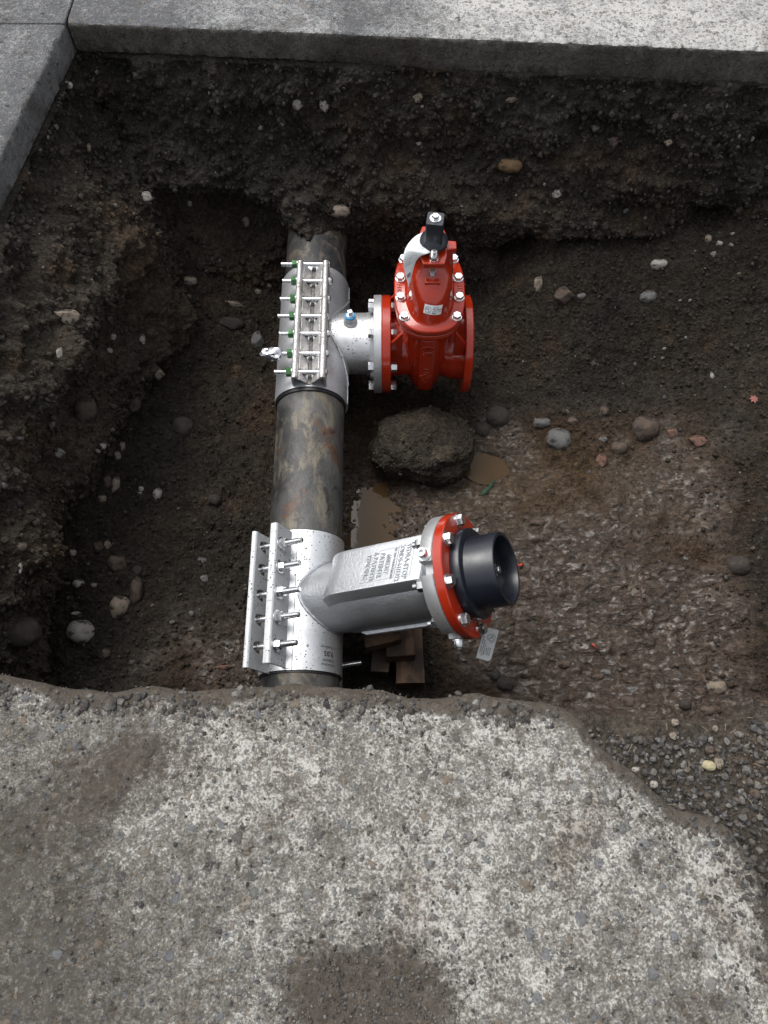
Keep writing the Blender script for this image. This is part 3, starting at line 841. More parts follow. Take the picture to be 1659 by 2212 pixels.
m_ = MB(); hex_head(m_, 0.0245, 0.0125, 0.002); m_.lathe([(0.0155, 0), (0.0155, 0.002)], 28); ME_BHEAD = m_.mesh('bolt'); ME_BHEAD.materials.append(M_BOLT)
m_ = MB(); hex_head(m_, 0.028, 0.0135, 0.003); m_.lathe([(0.020, 0), (0.020, 0.003)], 32); ME_FHEAD = m_.mesh('bolt'); ME_FHEAD.materials.append(M_BOLT)
m_ = MB(); hex_head(m_, 0.030, 0.020, 0.0); stud_mb(m_, 0.0092, 0.0, 0.034); ME_FNUT = m_.mesh('nut'); ME_FNUT.materials.append(M_BOLT)

# ---------------- old main
t = thing('water_main_pipe', ax(0.0, 0, -0.115), 'old dark stained water pipe running along the floor of the pit', 'pipe')
m_ = MB()
prof_n = 110
secs = []
for k in range(prof_n):
    y_ = -0.3 + 3.0 * k / (prof_n - 1)
    c = ax(y_)
    n_ = 64
    pr = []
    for j in range(n_):
        a_ = 2 * math.pi * j / n_
        pr.append((math.cos(a_), math.sin(a_)))
    secs.append((y_, c, pr))
V = np.array([[c.x + 0.115 * a, y_, c.z + 0.115 * b] for y_, c, pr in secs for a, b in pr])
nn = np.array([[a, 0, b] for y_, c, pr in secs for a, b in pr])
V = V + nn * (fbm(V, 0.12, 4, 801) * 0.0012 + fbm(V, 0.02, 3, 803) * 0.0004)[:, None]
m_.loft([list(map(tuple, V[k * 64:(k + 1) * 64])) for k in range(prof_n)])
part('pipe_wall', m_, M_PIPE, t)

# ---------------- upper stainless tapping sleeve
YB = 1.588                                   # distance of the upper branch
T1 = thing('tapping_sleeve', ax(YB, 0, -0.13), 'grey stainless steel sleeve with green nuts clamped round the far end of the old pipe', 'pipe sleeve')
Y0, Y1 = 1.325, 1.845
def shell(mb, y0, y1, r, th=0.003, lip=0.0):
    M0 = frame(ax(y0), AX, (1, 0, 0)); L = y1 - y0
    mb.lathe([(r - th, 0), (r, 0), (r + lip, 0.0015), (r, 0.006), (r, L - 0.006), (r + lip, L - 0.0015), (r, L), (r - th, L), (r - th, 0)], 96, M0, False, False)
m_ = MB(); shell(m_, Y0, Y1, 0.1245, 0.003); part('shell', m_, M_SHELL1, T1)
m_ = MB(); shell(m_, Y0 - 0.012, Y1 + 0.006, 0.1205, 0.006); part('gasket', m_, M_RUB, T1)
SX = 0.006                                    # seam offset from the crown
for sgn in (-1, 1):                           # the two fingered lug bars
    m_ = MB()
    xo, xi = SX + sgn * 0.056, SX + sgn * 0.0085
    zf_o = math.sqrt(0.1245 ** 2 - xo ** 2); zf_i = math.sqrt(0.1245 ** 2 - xi ** 2)
    zr = 0.168
    # outer leg and rounded ridge, swept along the pipe
    th = 0.005
    prof = [(xo, zf_o - 0.004), (xo, zr - 0.008)]
    for q in range(7):
        a_ = math.pi * q / 6
        prof.append((xo - sgn * 0.0105 + sgn * 0.0105 * math.cos(a_), zr - 0.008 + 0.0095 * math.sin(a_)))
    inner = [(xo - sgn * (0.021 + 0.003), zr - 0.017), (xo - sgn * (0.021 - 0.002), zr - 0.019), (xo - sgn * 0.0105, zr - 0.005), (xo - sgn * 0.0055, zr - 0.011), (xo - sgn * th, zf_o - 0.004)]
    sec = prof + inner
    secs = []
    for k in range(40):
        y_ = Y0 + 0.006 + (Y1 - Y0 - 0.03) * k / 39
        secs.append([ax(y_, a, b + 0.0006 * math.sin(k * 2.1)) for a, b in sec])
    m_.loft(secs)
    lug = part('lug_bar', m_, M_LUG, T1, ang=40)
    # slanting fingers between the bolts
    by_ = [at_z(0, p, -0.502).y for p in (803, 763, 720, 682, 645, 606, 570)]
    if sgn == -1: BYS = by_
    edges = [Y0 + 0.006] + by_ + [Y1 - 0.024]
    for k in range(len(edges) - 1):
        a_, b_ = edges[k], edges[k + 1]
        g0 = 0.0 if k == 0 else 0.0065
        g1 = 0.0 if k == len(edges) - 2 else 0.0065
        if b_ - a_ < 0.02: continue
        top_x, top_z = xo - sgn * 0.0225, zr - 0.0145
        bot_x, bot_z = xi, zf_i + 0.003
        cut = 0.020 if (k > 0) else 0.0
        cut1 = 0.0 if k < len(edges) - 2 else 0.012
        q = [(a_ + g0 * 0.9, top_x, top_z), (a_ + g0 + 0.001, bot_x, bot_z), (b_ - g1 - 0.012 + (0.02 if k == len(edges) - 2 else 0), bot_x, bot_z), (b_ - g1 * 0.4, top_x, top_z)]
        f_ = MB()
        nrm_ = Vector((-(bot_z - top_z), 0, bot_x - top_x)).normalized() * (0.0035 * -sgn)
        A_ = [ax(y_, X_, Z_) for y_, X_, Z_ in q]; B_ = [p_ + nrm_ for p_ in A_]
        f_.add(A_ + B_, [(0, 1, 2, 3), (7, 6, 5, 4), (0, 4, 5, 1), (1, 5, 6, 2), (2, 6, 7, 3), (3, 7, 4, 0)])
        part('finger', f_, M_LUG, lug, bevel=0.0012)
# seam packing of dirt
m_ = MB(); m_.box(-0.008, 0.008, 0, 1, -0.0045, 0.0035)
m_ = MB()
secs = [[ax(Y0 + 0.004 + (Y1 - Y0 - 0.02) * k / 60, SX + a, 0.1235 + b + 0.0012 * math.sin(k * 1.7) * (b > 0)) for a, b in ((-0.007, 0), (0.007, 0), (0.005, 0.003), (-0.005, 0.003))] for k in range(61)]
m_.loft(secs); part('seam_strip', m_, M_SEAM, T1)
# bolts across the seam, green nuts on the left
m_ = MB()
m_.lathe([(0.0078, 0.062), (0.0078, 0.165)], 16)
stud_mb(m_, 0.0078, 0.0, 0.063)
m_.lathe([(0.0155, 0.163), (0.0150, 0.168), (0.012, 0.173), (0.006, 0.1755), (0.001, 0.176)], 20)
ME_B1 = m_.mesh('bolt'); ME_B1.materials.append(M_BOLT)
m_ = MB(); hex_head(m_, 0.027, 0.017); ME_N1 = m_.mesh('nut'); ME_N1.materials.append(M_GREEN)
m_ = MB(); m_.lathe([(0.015, 0), (0.015, 0.0025)], 24); ME_W1 = m_.mesh('washer'); ME_W1.materials.append(M_BOLT)
for i, y_ in enumerate(BYS):
    base = ax(y_, SX - 0.110 + 0.004 * ((i * 7) % 3 - 1), 0.146)
    M_ = frame(base, (1, 0.0, 0.0), (0, 0, 1))
    b_ = inst('bolt', ME_B1, M_, T1)
    off = (SX - 0.053) - (SX - 0.110) - 0.0215 - 0.004 * ((i * 7) % 3 - 1)
    sub('nut', ME_N1, Matrix.Translation((0, 0, off)) @ Matrix.Rotation(R(17 * i), 4, 'Z'), b_)
    sub('washer', ME_W1, Matrix.Translation((0, 0, off + 0.0175)), b_)
# outlet branch with its welded saddle
XR = (1, 0.0081, 0)
BX0 = pipe_x(YB)
m_ = MB()
M0 = frame((BX0, YB, AXZ), XR, (0, 0, 1))
m_.lathe([(0.108, 0.0), (0.108, 0.19), (0.1105, 0.205), (0.1105, 0.222)], 96, M0)
part('outlet_branch', m_, M_SHELL3, T1)
def weld(mb, axis_pt, dirv, rb, rs, yv, n=90, a0=0, a1=2 * math.pi, r=0.004):
    """bead where a branch of radius rb (along dirv, square to the main) meets a shell of radius rs"""
    d = Vector(dirv).normalized(); u_ = AX; v_ = d.cross(u_)
    pts_ = []
    for k in range(n + 1):
        a_ = a0 + (a1 - a0) * k / n
        lu, lv = rb * math.cos(a_), rb * math.sin(a_)
        h_ = math.sqrt(max(rs * rs - lv * lv, 0))
        pts_.append(Vector(axis_pt) + d * h_ + u_ * lu + v_ * lv)
    mb.tube(pts_, r, 8, taper=[1 + 0.16 * math.sin(k * 1.9) for k in range(n + 1)])
m_ = MB(); weld(m_, (BX0, YB, AXZ), XR, 0.111, 0.126, YB, r=0.0045); part('weld_bead', m_, M_LUG, T1)
# saddle plate: a second thickness of shell with a slanting edge beside the branch
m_ = MB()
vs, fs = [], []
na, ny_ = 26, 40
for j in range(ny_ + 1):
    y_ = Y0 + 0.006 + (Y1 - Y0 - 0.012) * j / ny_
    dist = abs(y_ - YB)
    lim = 62 - max(0, (dist - 0.02)) / 0.2 * 70      # degrees from the right-hand side towards the crown
    lim = max(lim, 4)
    for i in range(na + 1):
        a_ = R(-85 + (lim + 85) * i / na)
        vs.append(tuple(ax(y_, 0.1268 * math.cos(a_), 0.1268 * math.sin(a_))))
fs = [(j * (na + 1) + i, j * (na + 1) + i + 1, (j + 1) * (na + 1) + i + 1, (j + 1) * (na + 1) + i) for j in range(ny_) for i in range(na)]
m_.add(vs, fs); sp_ = part('saddle_plate', m_, M_SHELL1, T1)
md = sp_.modifiers.new('solid', 'SOLIDIFY'); md.thickness = 0.003; md.offset = 0
# weld line down the slant edge
m_ = MB()
for s2 in (-1, 1):
    pts_ = []
    for k in range(30):
        dist = 0.02 + 0.165 * k / 29
        lim = R(max(62 - (dist - 0.02) / 0.2 * 70, 4))
        pts_.append(ax(YB + s2 * dist, 0.128 * math.cos(lim), 0.128 * math.sin(lim)))
    m_.tube(pts_, 0.0032, 6, taper=[1 + 0.25 * math.sin(k * 2.3) for k in range(30)])
part('weld_bead', m_, M_SHELL2, T1)
# test plug with blue tape
pb = at_z(757, 695, AXZ + 0.1105); pb = Vector((pb.x, pb.y, AXZ + math.sqrt(0.1105 ** 2 - (pb.y - YB) ** 2)))
pd = Vector((0, pb.y - YB, pb.z - AXZ)).normalized()
Mp = frame(pb - pd * 0.006, pd, (1, 0, 0))
m_ = MB(); m_.lathe([(0.026, 0.0), (0.024, 0.006), (0.020, 0.010), (0.019, 0.028), (0.0175, 0.030)], 36, Mp); plug = part('test_port', m_, M_SHELL1, T1)
m_ = MB(); m_.lathe([(0.0175, 0.029), (0.019, 0.031), (0.0188, 0.036), (0.016, 0.038)], 28, Mp); part('thread_tape', m_, M_BLUE, plug)
m_ = MB(); m_.lathe([(0.014, 0.037), (0.013, 0.041)], 24, Mp)
m_.prism([(-0.0085, -0.0085), (0.0085, -0.0085), (0.0085, 0.0085), (-0.0085, 0.0085)], 0.04, 0.056, Mp @ Matrix.Rotation(R(20), 4, 'Z')); part('square_plug', m_, M_BOLT, plug, bevel=0.001)
# steel flange
XF0 = -0.036
FC = lambda x_: Vector((x_, YB - 0.002, AXZ))
m_ = MB(); Mf = frame(FC(0), (1, 0, 0), (0, 0, 1))
m_.lathe([(0.118, XF0 - 0.013), (0.1215, XF0 - 0.011), (0.1215, XF0)], 80, Mf); part('collar', m_, M_FLG, T1)
m_ = MB(); m_.lathe([(0.1700, XF0), (0.1716, XF0 + 0.0015), (0.1716, -0.0095), (0.1700, -0.008)], 96, Mf); part('flange', m_, M_FLG, T1)
m_ = MB(); stud_mb(m_, 0.0095, 0.010, 0.085)
hex_head(m_, 0.030, 0.018, 0.0); ME_FB = m_.mesh('flange_bolt'); ME_FB.materials.append(M_BOLT)
m_ = MB(); hex_head(m_, 0.030, 0.019, 0.0); ME_FN = m_.mesh('nut'); ME_FN.materials.append(M_BOLT)
for k in range(8):
    a_ = R(22.5 + 45 * k)
    p_ = FC(XF0 - 0.018) + Vector((0, math.sin(a_), math.cos(a_))) * 0.149
    b_ = inst('flange_bolt', ME_FB, frame(p_, (1, 0, 0), (0, math.cos(a_ + k), math.sin(a_ + k))), T1)
    sub('nut', ME_FN, Matrix.Translation((0, 0, 0.018 + 0.028 + 0.0335)), b_)
# mud smear on top of flange
m_ = MB()

# ---------------- red gate valve
VX = 0.147
def vp(x_, y_, z_): return (VX + x_, YB + y_, z_)
def sup(hx, hy, z_, n_=2.5, N=72, ox=0, oy=0):
    out = []
    for k in range(N):
        a_ = 2 * math.pi * k / N
        c_, s_ = math.cos(a_), math.sin(a_)
        out.append(vp(ox + hx * math.copysign(abs(c_) ** (2 / n_), c_), oy + hy * math.copysign(abs(s_) ** (2 / n_), s_), z_))
    return out
GV = thing('gate_valve', (VX, YB, -0.83), 'red iron gate valve with oval bolted cover and black operating nut', 'gate valve')
m_ = MB()
m_.lathe([(0.112, -0.006), (0.112, 0.03), (0.1085, 0.06), (0.1085, 0.10), (0.112, 0.14), (0.113, 0.165), (0.109, 0.19), (0.110, 0.208), (0.1185, 0.228), (0.1225, 0.245), (0.1225, 0.275), (0.13, 0.29)], 96, Mf)
body = part('body', m_, M_RED, GV)
m_ = MB()
secs = []
for hx, hy, z_ in ((0.02, 0.03, -0.792), (0.05, 0.08, -0.785), (0.064, 0.112, -0.765), (0.072, 0.132, -0.72), (0.077, 0.142, -0.65), (0.081, 0.147, -0.55), (0.084, 0.150, -0.45), (0.088, 0.154, -0.42), (0.098, 0.162, -0.408)):
    secs.append(sup(hx, hy, z_, 2.3))
m_.loft(secs)
part('gate_chamber', m_, M_RED, GV)
for s_ in (-1, 1):      # guide rib down the front and back
    m_ = MB(); m_.loft([[vp(-0.027, s_ * 0.10, z_), vp(-0.025, s_ * yy, z_), vp(-0.016, s_ * (yy + 0.006), z_), vp(0.016, s_ * (yy + 0.006), z_), vp(0.025, s_ * yy, z_), vp(0.027, s_ * 0.10, z_)] for yy, z_ in ((0.150, -0.43), (0.154, -0.5), (0.155, -0.60), (0.155, -0.70), (0.148, -0.712))])
    part('guide_rib', m_, M_RED, GV, bevel=0.002)
for x0_, x1_, sg in ((-0.008, 0.024, 0), (0.276, 0.304, 1)):
    m_ = MB()
    b_ = 0.0035
    m_.lathe([(0.10, x0_), (0.1715 - b_, x0_), (0.1715, x0_ + b_), (0.1715, x1_ - b_), (0.1715 - b_, x1_), (0.100, x1_)], 112, Mf, sg == 0, False)
    if sg: m_.lathe([(0.100, x1_), (0.100, x1_ - 0.12)], 80, Mf, False, True)
    part('flange', m_, M_RED, GV)
    # webs from flange to chamber
m_ = MB()
for xa, xb in ((0.024, 0.062), (0.276, 0.238)):
    for s_ in (-1, 1):
        yy = s_ * 0.095
        q = [(xa, yy, -0.515), (xa, yy, -0.60), (xb, yy * 1.0, -0.60), (xb, yy, -0.46)]
        A_ = [(x_, YB + y_ - 0.006, z_) for x_, y_, z_ in q]; B_ = [(x_, YB + y_ + 0.006, z_) for x_, y_, z_ in q]
        m_ = MB(); m_.add(A_ + B_, [(0, 1, 2, 3), (7, 6, 5, 4), (0, 4, 5, 1), (1, 5, 6, 2), (2, 6, 7, 3), (3, 7, 4, 0)])
        part('web', m_, M_RED, GV, bevel=0.002)
ZF = -0.356                                     # top of the cover flange
def plate(hx, hy, z0, z1, b=0.004, n_=2.6):
    mm_ = MB()
    mm_.loft([sup(hx - b, hy - b, z0, n_, 96), sup(hx, hy, z0 + b, n_, 96), sup(hx, hy, z1 - b, n_, 96), sup(hx - b, hy - b, z1, n_, 96)])
    return mm_
part('body_flange', plate(0.112, 0.172, -0.409, -0.384), M_RED, GV, ang=50)
part('cover_flange', plate(0.1145, 0.1745, -0.381, ZF), M_RED, GV, ang=50)
m_ = MB()
secs = []
for hx, hy, z_, n_ in ((0.083, 0.157, ZF - 0.003, 2.4), (0.0775, 0.152, ZF + 0.003, 2.4), (0.0735, 0.147, ZF + 0.012, 2.4), (0.071, 0.139, ZF + 0.045, 2.4), (0.069, 0.124, ZF + 0.075, 2.4), (0.066, 0.106, ZF + 0.097, 2.4), (0.061, 0.084, ZF + 0.113, 2.3), (0.053, 0.062, ZF + 0.126, 2.2), (0.045, 0.050, ZF + 0.15, 2.1), (0.040, 0.044, ZF + 0.165, 2.0)):
    secs.append(sup(hx, hy, z_, n_, 96))
m_.loft(secs)
bonnet = part('cover_dome', m_, M_RED, GV, ang=60)
for s_ in (-1, 1):       # side shoulders running up to the gland
    m_ = MB(); m_.loft([[vp(s_ * 0.040, -0.018, z_), vp(s_ * xx, -0.016, z_), vp(s_ * xx, 0.016, z_), vp(s_ * 0.040, 0.018, z_)] for xx, z_ in ((0.073, ZF + 0.01), (0.071, ZF + 0.06), (0.064, ZF + 0.13), (0.060, -0.186))])
    part('shoulder', m_, M_RED, bonnet, bevel=0.003)
m_ = MB(); m_.lathe([(0.040, -0.215), (0.038, -0.19), (0.036, -0.17), (0.033, -0.155), (0.028, -0.150)], 48, frame((VX, YB, 0), (0, 0, 1), (1, 0, 0)))
part('stuffing_box', m_, M_RED, GV)
# gland plate with ears
gl = [(-0.032, -0.074), (0.032, -0.074), (0.040, -0.045), (0.040, -0.018), (0.070, -0.015), (0.070, 0.015), (0.040, 0.018), (0.040, 0.045), (0.032, 0.074), (-0.032, 0.074), (-0.040, 0.045), (-0.040, 0.018), (-0.055, 0.015), (-0.055, -0.015), (-0.040, -0.018), (-0.040, -0.045)]
m_ = MB(); m_.prism(gl, -0.190, -0.170, Matrix.Translation((VX, YB, 0))); gland = part('gland_plate', m_, M_RED, GV, bevel=0.003)
for s_ in (-1, 1):
    m_ = MB(); m_.prism([(-0.024, 0), (0.024, 0), (0.020, 0.05), (-0.020, 0.05)], -0.252, -0.236, Matrix.Translation((VX, YB + s_ * 0.086, 0)) @ Matrix.Rotation(0 if s_ < 0 else math.pi, 4, 'Z'))
    part('bolt_ear', m_, M_RED, bonnet, bevel=0.003)
    m_ = MB(); Mg = frame((VX, YB + s_ * 0.054, -0.245), (0, 0, 1), (1, 0, 0))
    stud_mb(m_, 0.0085, 0, 0.108, Mg); hex_head(m_, 0.026, 0.013, 0.0765, Mg); hex_head(m_, 0.026, 0.012, 0.008, Mg); m_.lathe([(0.0145, 0.0745), (0.0145, 0.0765)], 24, Mg)
    part('gland_bolt', m_, M_BOLT, gland)
# cover bolts
rows = [at_z(0, p, ZF).y - YB for p in (685.5, 643.5, 602, 561.6)]
for r_, yy in enumerate(rows):
    for s_ in (-1, 1):
        xx = 0.083 if r_ in (0, 3) else 0.0945
        inst('cover_bolt', ME_BHEAD, Matrix.Translation(vp(s_ * xx, yy, ZF)) @ Matrix.Rotation(R(13 * r_ + 31 * s_), 4, 'Z'), GV)
# operating nut
NT_Z = -0.070
Mn = Matrix.Translation((VX, YB, 0)) @ Matrix.Rotation(R(-8), 4, 'Z')
m_ = MB()
sq = lambda h_, z_, c_=0.004: [Mn @ Vector((a, b, z_)) for a, b in ((-h_ + c_, -h_), (h_ - c_, -h_), (h_, -h_ + c_), (h_, h_ - c_), (h_ - c_, h_), (-h_ + c_, h_), (-h_, h_ - c_), (-h_, -h_ + c_))]
m_.loft([sq(0.0270, -0.150), sq(0.0260, -0.12), sq(0.0245, NT_Z - 0.001), sq(0.0238, NT_Z)])
onut = part('operating_nut', m_, M_BLACK, GV)
m_ = MB(); m_.lathe([(0.024, -0.130), (0.030, -0.135), (0.0365, -0.1435), (0.0425, -0.150), (0.0435, -0.153), (0.0435, -0.158), (0.040, -0.160), (0.02, -0.160)], 56, Mn, True, True); part('skirt', m_, M_BLACK, onut)
m_ = MB(); m_.lathe([(0.0165, NT_Z), (0.0165, NT_Z + 0.0025)], 36, Mn); part('washer', m_, M_BOLT, onut)
m_ = MB(); hex_head(m_, 0.0185, 0.010, NT_Z + 0.0025, Mn @ Matrix.Rotation(R(12), 4, 'Z')); part('bolt', m_, M_BOLT, onut)
m_ = MB()      # OPEN cast on the front of the skirt, read from the far side
for ch, a_ in zip('OPEN', (-58, -80, -102, -124)):
    rr = 0.0372
    p_ = Vector((rr * math.cos(R(a_)), rr * math.sin(R(a_)), -0.1445))
    out_ = Vector((math.cos(R(a_)), math.sin(R(a_)), 0)); nz = (out_ * 0.65 + Vector((0, 0, 0.76))).normalized()
    up = -out_; xdir = Vector((0, 0, 1)).cross(out_) * -1
    xdir = (xdir - nz * xdir.dot(nz)).normalized()
    text_mb(m_, ch, 0.0145, Mn @ frame(p_ + nz * 0.0006, nz, xdir), 0.0012)
part('raised_letters', m_, M_BLACK, onut)
# raised marks on the body
m_ = MB()
def front(x_, z_, yy=None, size=0.02, s='', nz=(0, -1, 0), depth=0.0014, xd=(1, 0, 0)):
    m_ = MB(); text_mb(m_, s, size, frame((VX + x_, YB + yy, z_), nz, xd), depth); part('raised_letters', m_, M_RED, GV)
def loop_tube(cx_, cz_, rx, rz, yy, r=0.0012, n=40, diamond=False):
    pts_ = []
    for k in range(n + 1):
        a_ = 2 * math.pi * k / n
        if diamond:
            q = (k / n * 4) % 4; i_ = int(q); f_ = q - i_
            cs = [(rx, 0), (0, rz), (-rx, 0), (0, -rz), (rx, 0)]
            u_, v_ = cs[i_][0] * (1 - f_) + cs[i_ + 1][0] * f_, cs[i_][1] * (1 - f_) + cs[i_ + 1][1] * f_
        else: u_, v_ = rx * math.cos(a_), rz * math.sin(a_)
        pts_.append((VX + cx_ + u_, YB + yy, cz_ + v_))
    m_ = MB(); m_.tube(pts_, r, 6); part('raised_outline', m_, M_RED, GV)
loop_tube(-0.002, -0.468, 0.023, 0.016, -0.1605); front(-0.002, -0.468, -0.1605, 0.015, 'A·V·K'.replace('·', ''))
front(-0.002, -0.497, -0.161, 0.016, '2000')
loop_tube(-0.002, -0.585, 0.013, 0.011, -0.1615); front(-0.002, -0.585, -0.1615, 0.012, 'UL')
loop_tube(-0.002, -0.614, 0.020, 0.010, -0.1615, diamond=True); front(-0.002, -0.614, -0.1615, 0.008, 'FM')
front(-0.002, -0.640, -0.1615, 0.018, '200'); front(-0.002, -0.657, -0.1615, 0.008, 'PSI')
m_ = MB(); text_mb(m_, '515', 0.023, frame(vp(0.0985, -0.002, ZF + 0.0004), (0, 0, 1), (0, -1, 0)), 0.0012); part('raised_letters', m_, M_RED, GV)
m_ = MB(); text_mb(m_, 'F1/8', 0.019, frame(vp(-0.0985, -0.002, ZF + 0.0004), (0, 0, 1), (0, -1, 0)), 0.0012); part('raised_letters', m_, M_RED, GV)
m_ = MB(); text_mb(m_, 'LG', 0.017, frame((0.045, YB - 0.1085, -0.655), (0, -0.98, 0.2), (1, 0, 0)), 0.0016); part('raised_letters', m_, M_RED, GV)
m_ = MB(); text_mb(m_, 'W2', 0.020, frame((0.252, YB - 0.122, -0.655), (0, -0.98, 0.2), (1, 0, 0)), 0.0016); part('raised_letters', m_, M_RED, GV)
m_ = MB(); Md = frame(vp(-0.0905, 0.052, ZF + 0.0012), (0, 0, 1), (1, 0, 0))
for k in range(10):
    a_ = 2 * math.pi * k / 10
    m_.box(-0.0016, 0.0016, 0.0045, 0.0095, -0.0004, 0.0008, Md @ Matrix.Rotation(a_, 4, 'Z'))
m_.ring(0.0045, 0.0028, -0.0004, 0.0008, 20, Md, 0.0003); part('paint_mark', m_, M_WHITE, GV)
# sticker on the front of the dome
def dome_pt(x_, z_):
    # front surface of the dome at offset x_, height z_
    tab = [(ZF + 0.003, 0.0775, 0.152), (ZF + 0.012, 0.0735, 0.147), (ZF + 0.045, 0.071, 0.139), (ZF + 0.075, 0.069, 0.124), (ZF + 0.097, 0.066, 0.106), (ZF + 0.113, 0.061, 0.084)]
    hx = np.interp(z_, [q[0] for q in tab], [q[1] for q in tab]); hy = np.interp(z_, [q[0] for q in tab], [q[2] for q in tab])
    return -hy * max(1 - (abs(x_) / hx) ** 2.4, 0) ** (1 / 2.4)
def on_dome(u_, v_, off):
    a_ = R(-8)
    x_ = 0.004 + u_ * math.cos(a_) - v_ * math.sin(a_); z_ = ZF + 0.053 + (u_ * math.sin(a_) + v_ * math.cos(a_)) * 0.97
    y_ = dome_pt(x_, z_)
    e = 0.001
    du = Vector((e, dome_pt(x_ + e, z_) - y_, 0)); dv = Vector((0, dome_pt(x_, z_ + e) - y_, e))
    n_ = du.cross(dv).normalized()
    if n_.y > 0: n_ = -n_
    return Vector(vp(x_, y_, z_)) + n_ * off
m_ = MB(); nu_, nv_ = 16, 8
for lay in (0.0009,):
    vs = [on_dome(-0.0275 + 0.055 * i / nu_, -0.0145 + 0.029 * j / nv_, lay) for j in range(nv_ + 1) for i in range(nu_ + 1)]
    m_.add(vs, [(j * (nu_ + 1) + i, j * (nu_ + 1) + i + 1, (j + 1) * (nu_ + 1) + i + 1, (j + 1) * (nu_ + 1) + i) for j in range(nv_) for i in range(nu_)])
stk = part('sticker', m_, M_WHITE, GV)
flat = MB()
text_mb(flat, 'LISTED', 0.0062, Matrix.Translation((-0.0015, 0.0082, 0)), 0, 'LEFT')
text_mb(flat, 'FIRE MAIN', 0.0062, Matrix.Translation((-0.0015, 0.0022, 0)), 0, 'LEFT', 0.0001)
text_mb(flat, 'GATE VALVE', 0.0062, Matrix.Translation((-0.0020, -0.0036, 0)), 0, 'LEFT')
text_mb(flat, '997B', 0.0060, Matrix.Translation((-0.0020, -0.0094, 0)), 0, 'LEFT', 0.0001)
text_mb(flat, 'U', 0.0080, Matrix.Translation((-0.0172, 0.0016, 0)), 0, 'CENTER', 0.0003)
text_mb(flat, 'L', 0.0080, Matrix.Translation((-0.0118, -0.0026, 0)), 0, 'CENTER', 0.0003)
for k in range(40):
    a0, a1 = 2 * math.pi * k / 40, 2 * math.pi * (k + 1) / 40
    flat.add([(-0.0148 + r_ * math.cos(a_), -0.0004 + r_ * math.sin(a_), 0) for r_, a_ in ((0.0085, a0), (0.0096, a0), (0.0096, a1), (0.0085, a1))], [(0, 1, 2, 3)])
m_ = MB(); m_.v = [tuple(on_dome(a, b, 0.0014)) for a, b, c in flat.v]; m_.f = flat.f
part('print', m_, M_INK, stk)

# ---------------- paper tag curling round the valve neck
o_ = [(772, 292, -0.150), (690, 335, -0.150), (620, 405, -0.155), (575, 480, -0.151), (555, 560, -0.166), (556, 640, -0.186), (568, 720, -0.211), (590, 810, -0.236), (614, 903, -0.261)]
i_ = [(1000, 400, -0.158), (960, 450, -0.159), (900, 500, -0.160), (820, 530, -0.149), (745, 560, -0.158), (700, 610, -0.176), (672, 680, -0.198), (650, 770, -0.226), (632, 860, -0.256)]
def tagpt(q):
    return at_z((1150 + q[0] / 3.402) / 1.507, (670 + q[1] / 3.402) / 1.507, q[2])
def cr(ps, n):
    ps = [ps[0] * 2 - ps[1]] + ps + [ps[-1] * 2 - ps[-2]]; out = []
    for k in range(n):
        u_ = k / (n - 1) * (len(ps) - 3); i = min(int(u_), len(ps) - 4); f = u_ - i
        a, b, c, d_ = ps[i:i + 4]
        out.append(0.5 * ((2 * b) + (c - a) * f + (2 * a - 5 * b + 4 * c - d_) * f * f + (3 * b - a - 3 * c + d_) * f ** 3))
    return out
OO = cr([tagpt(q) for q in o_], 50); II = cr([tagpt(q) for q in i_], 50)
m_ = MB(); NW = 14
def tg(i, f, off=0.0):
    a, b = OO[i], II[i]; p_ = a.lerp(b, f)
    bow = 0.007 * math.sin(math.pi * f)
    return p_ + Vector((0, 0, bow + off))
m_.add([tg(i, j / NW) for i in range(50) for j in range(NW + 1)], [(i * (NW + 1) + j, i * (NW + 1) + j + 1, (i + 1) * (NW + 1) + j + 1, (i + 1) * (NW + 1) + j) for i in range(49) for j in range(NW)])
tag = thing('paper_tag', OO[0], 'curled white instruction tag hung round the neck of the red valve', 'paper tag')
tb = part('sheet', m_, M_WHITE, tag, ang=80)
sm_ = tb.modifiers.new('solid', 'SOLIDIFY'); sm_.thickness = 0.0008
m_ = MB()
rr_ = random.Random(3)
for ln in range(21):                     # lines of small print across the sheet
    i0 = 5 + ln * 1.45
    f = 0.08 + rr_.random() * 0.05; fe = 0.55 + 0.3 * rr_.random()
    if 18 < i0 < 22: fe = 0.5
    while f < fe:
        f2 = min(f + 0.015 + 0.05 * rr_.random(), fe)
        def PT(ii, ff):
            k = int(ii); g_ = ii - k
            return tg(k, ff, 0.0012).lerp(tg(min(k + 1, 49), ff, 0.0012), g_)
        m_.add([PT(i0, f), PT(i0, f2), PT(i0 + 0.3, f2), PT(i0 + 0.3, f)], [(0, 1, 2, 3)])
        f = f2 + 0.012
for f in (0.15, 0.3, 0.45, 0.6):
    m_.add([tg(41, f, .0012), tg(41, f + .11, .0012), tg(44, f + .11, .0012), tg(44, f, .0012)], [(0, 1, 2, 3)])
part('print', m_, M_INKG, tb)

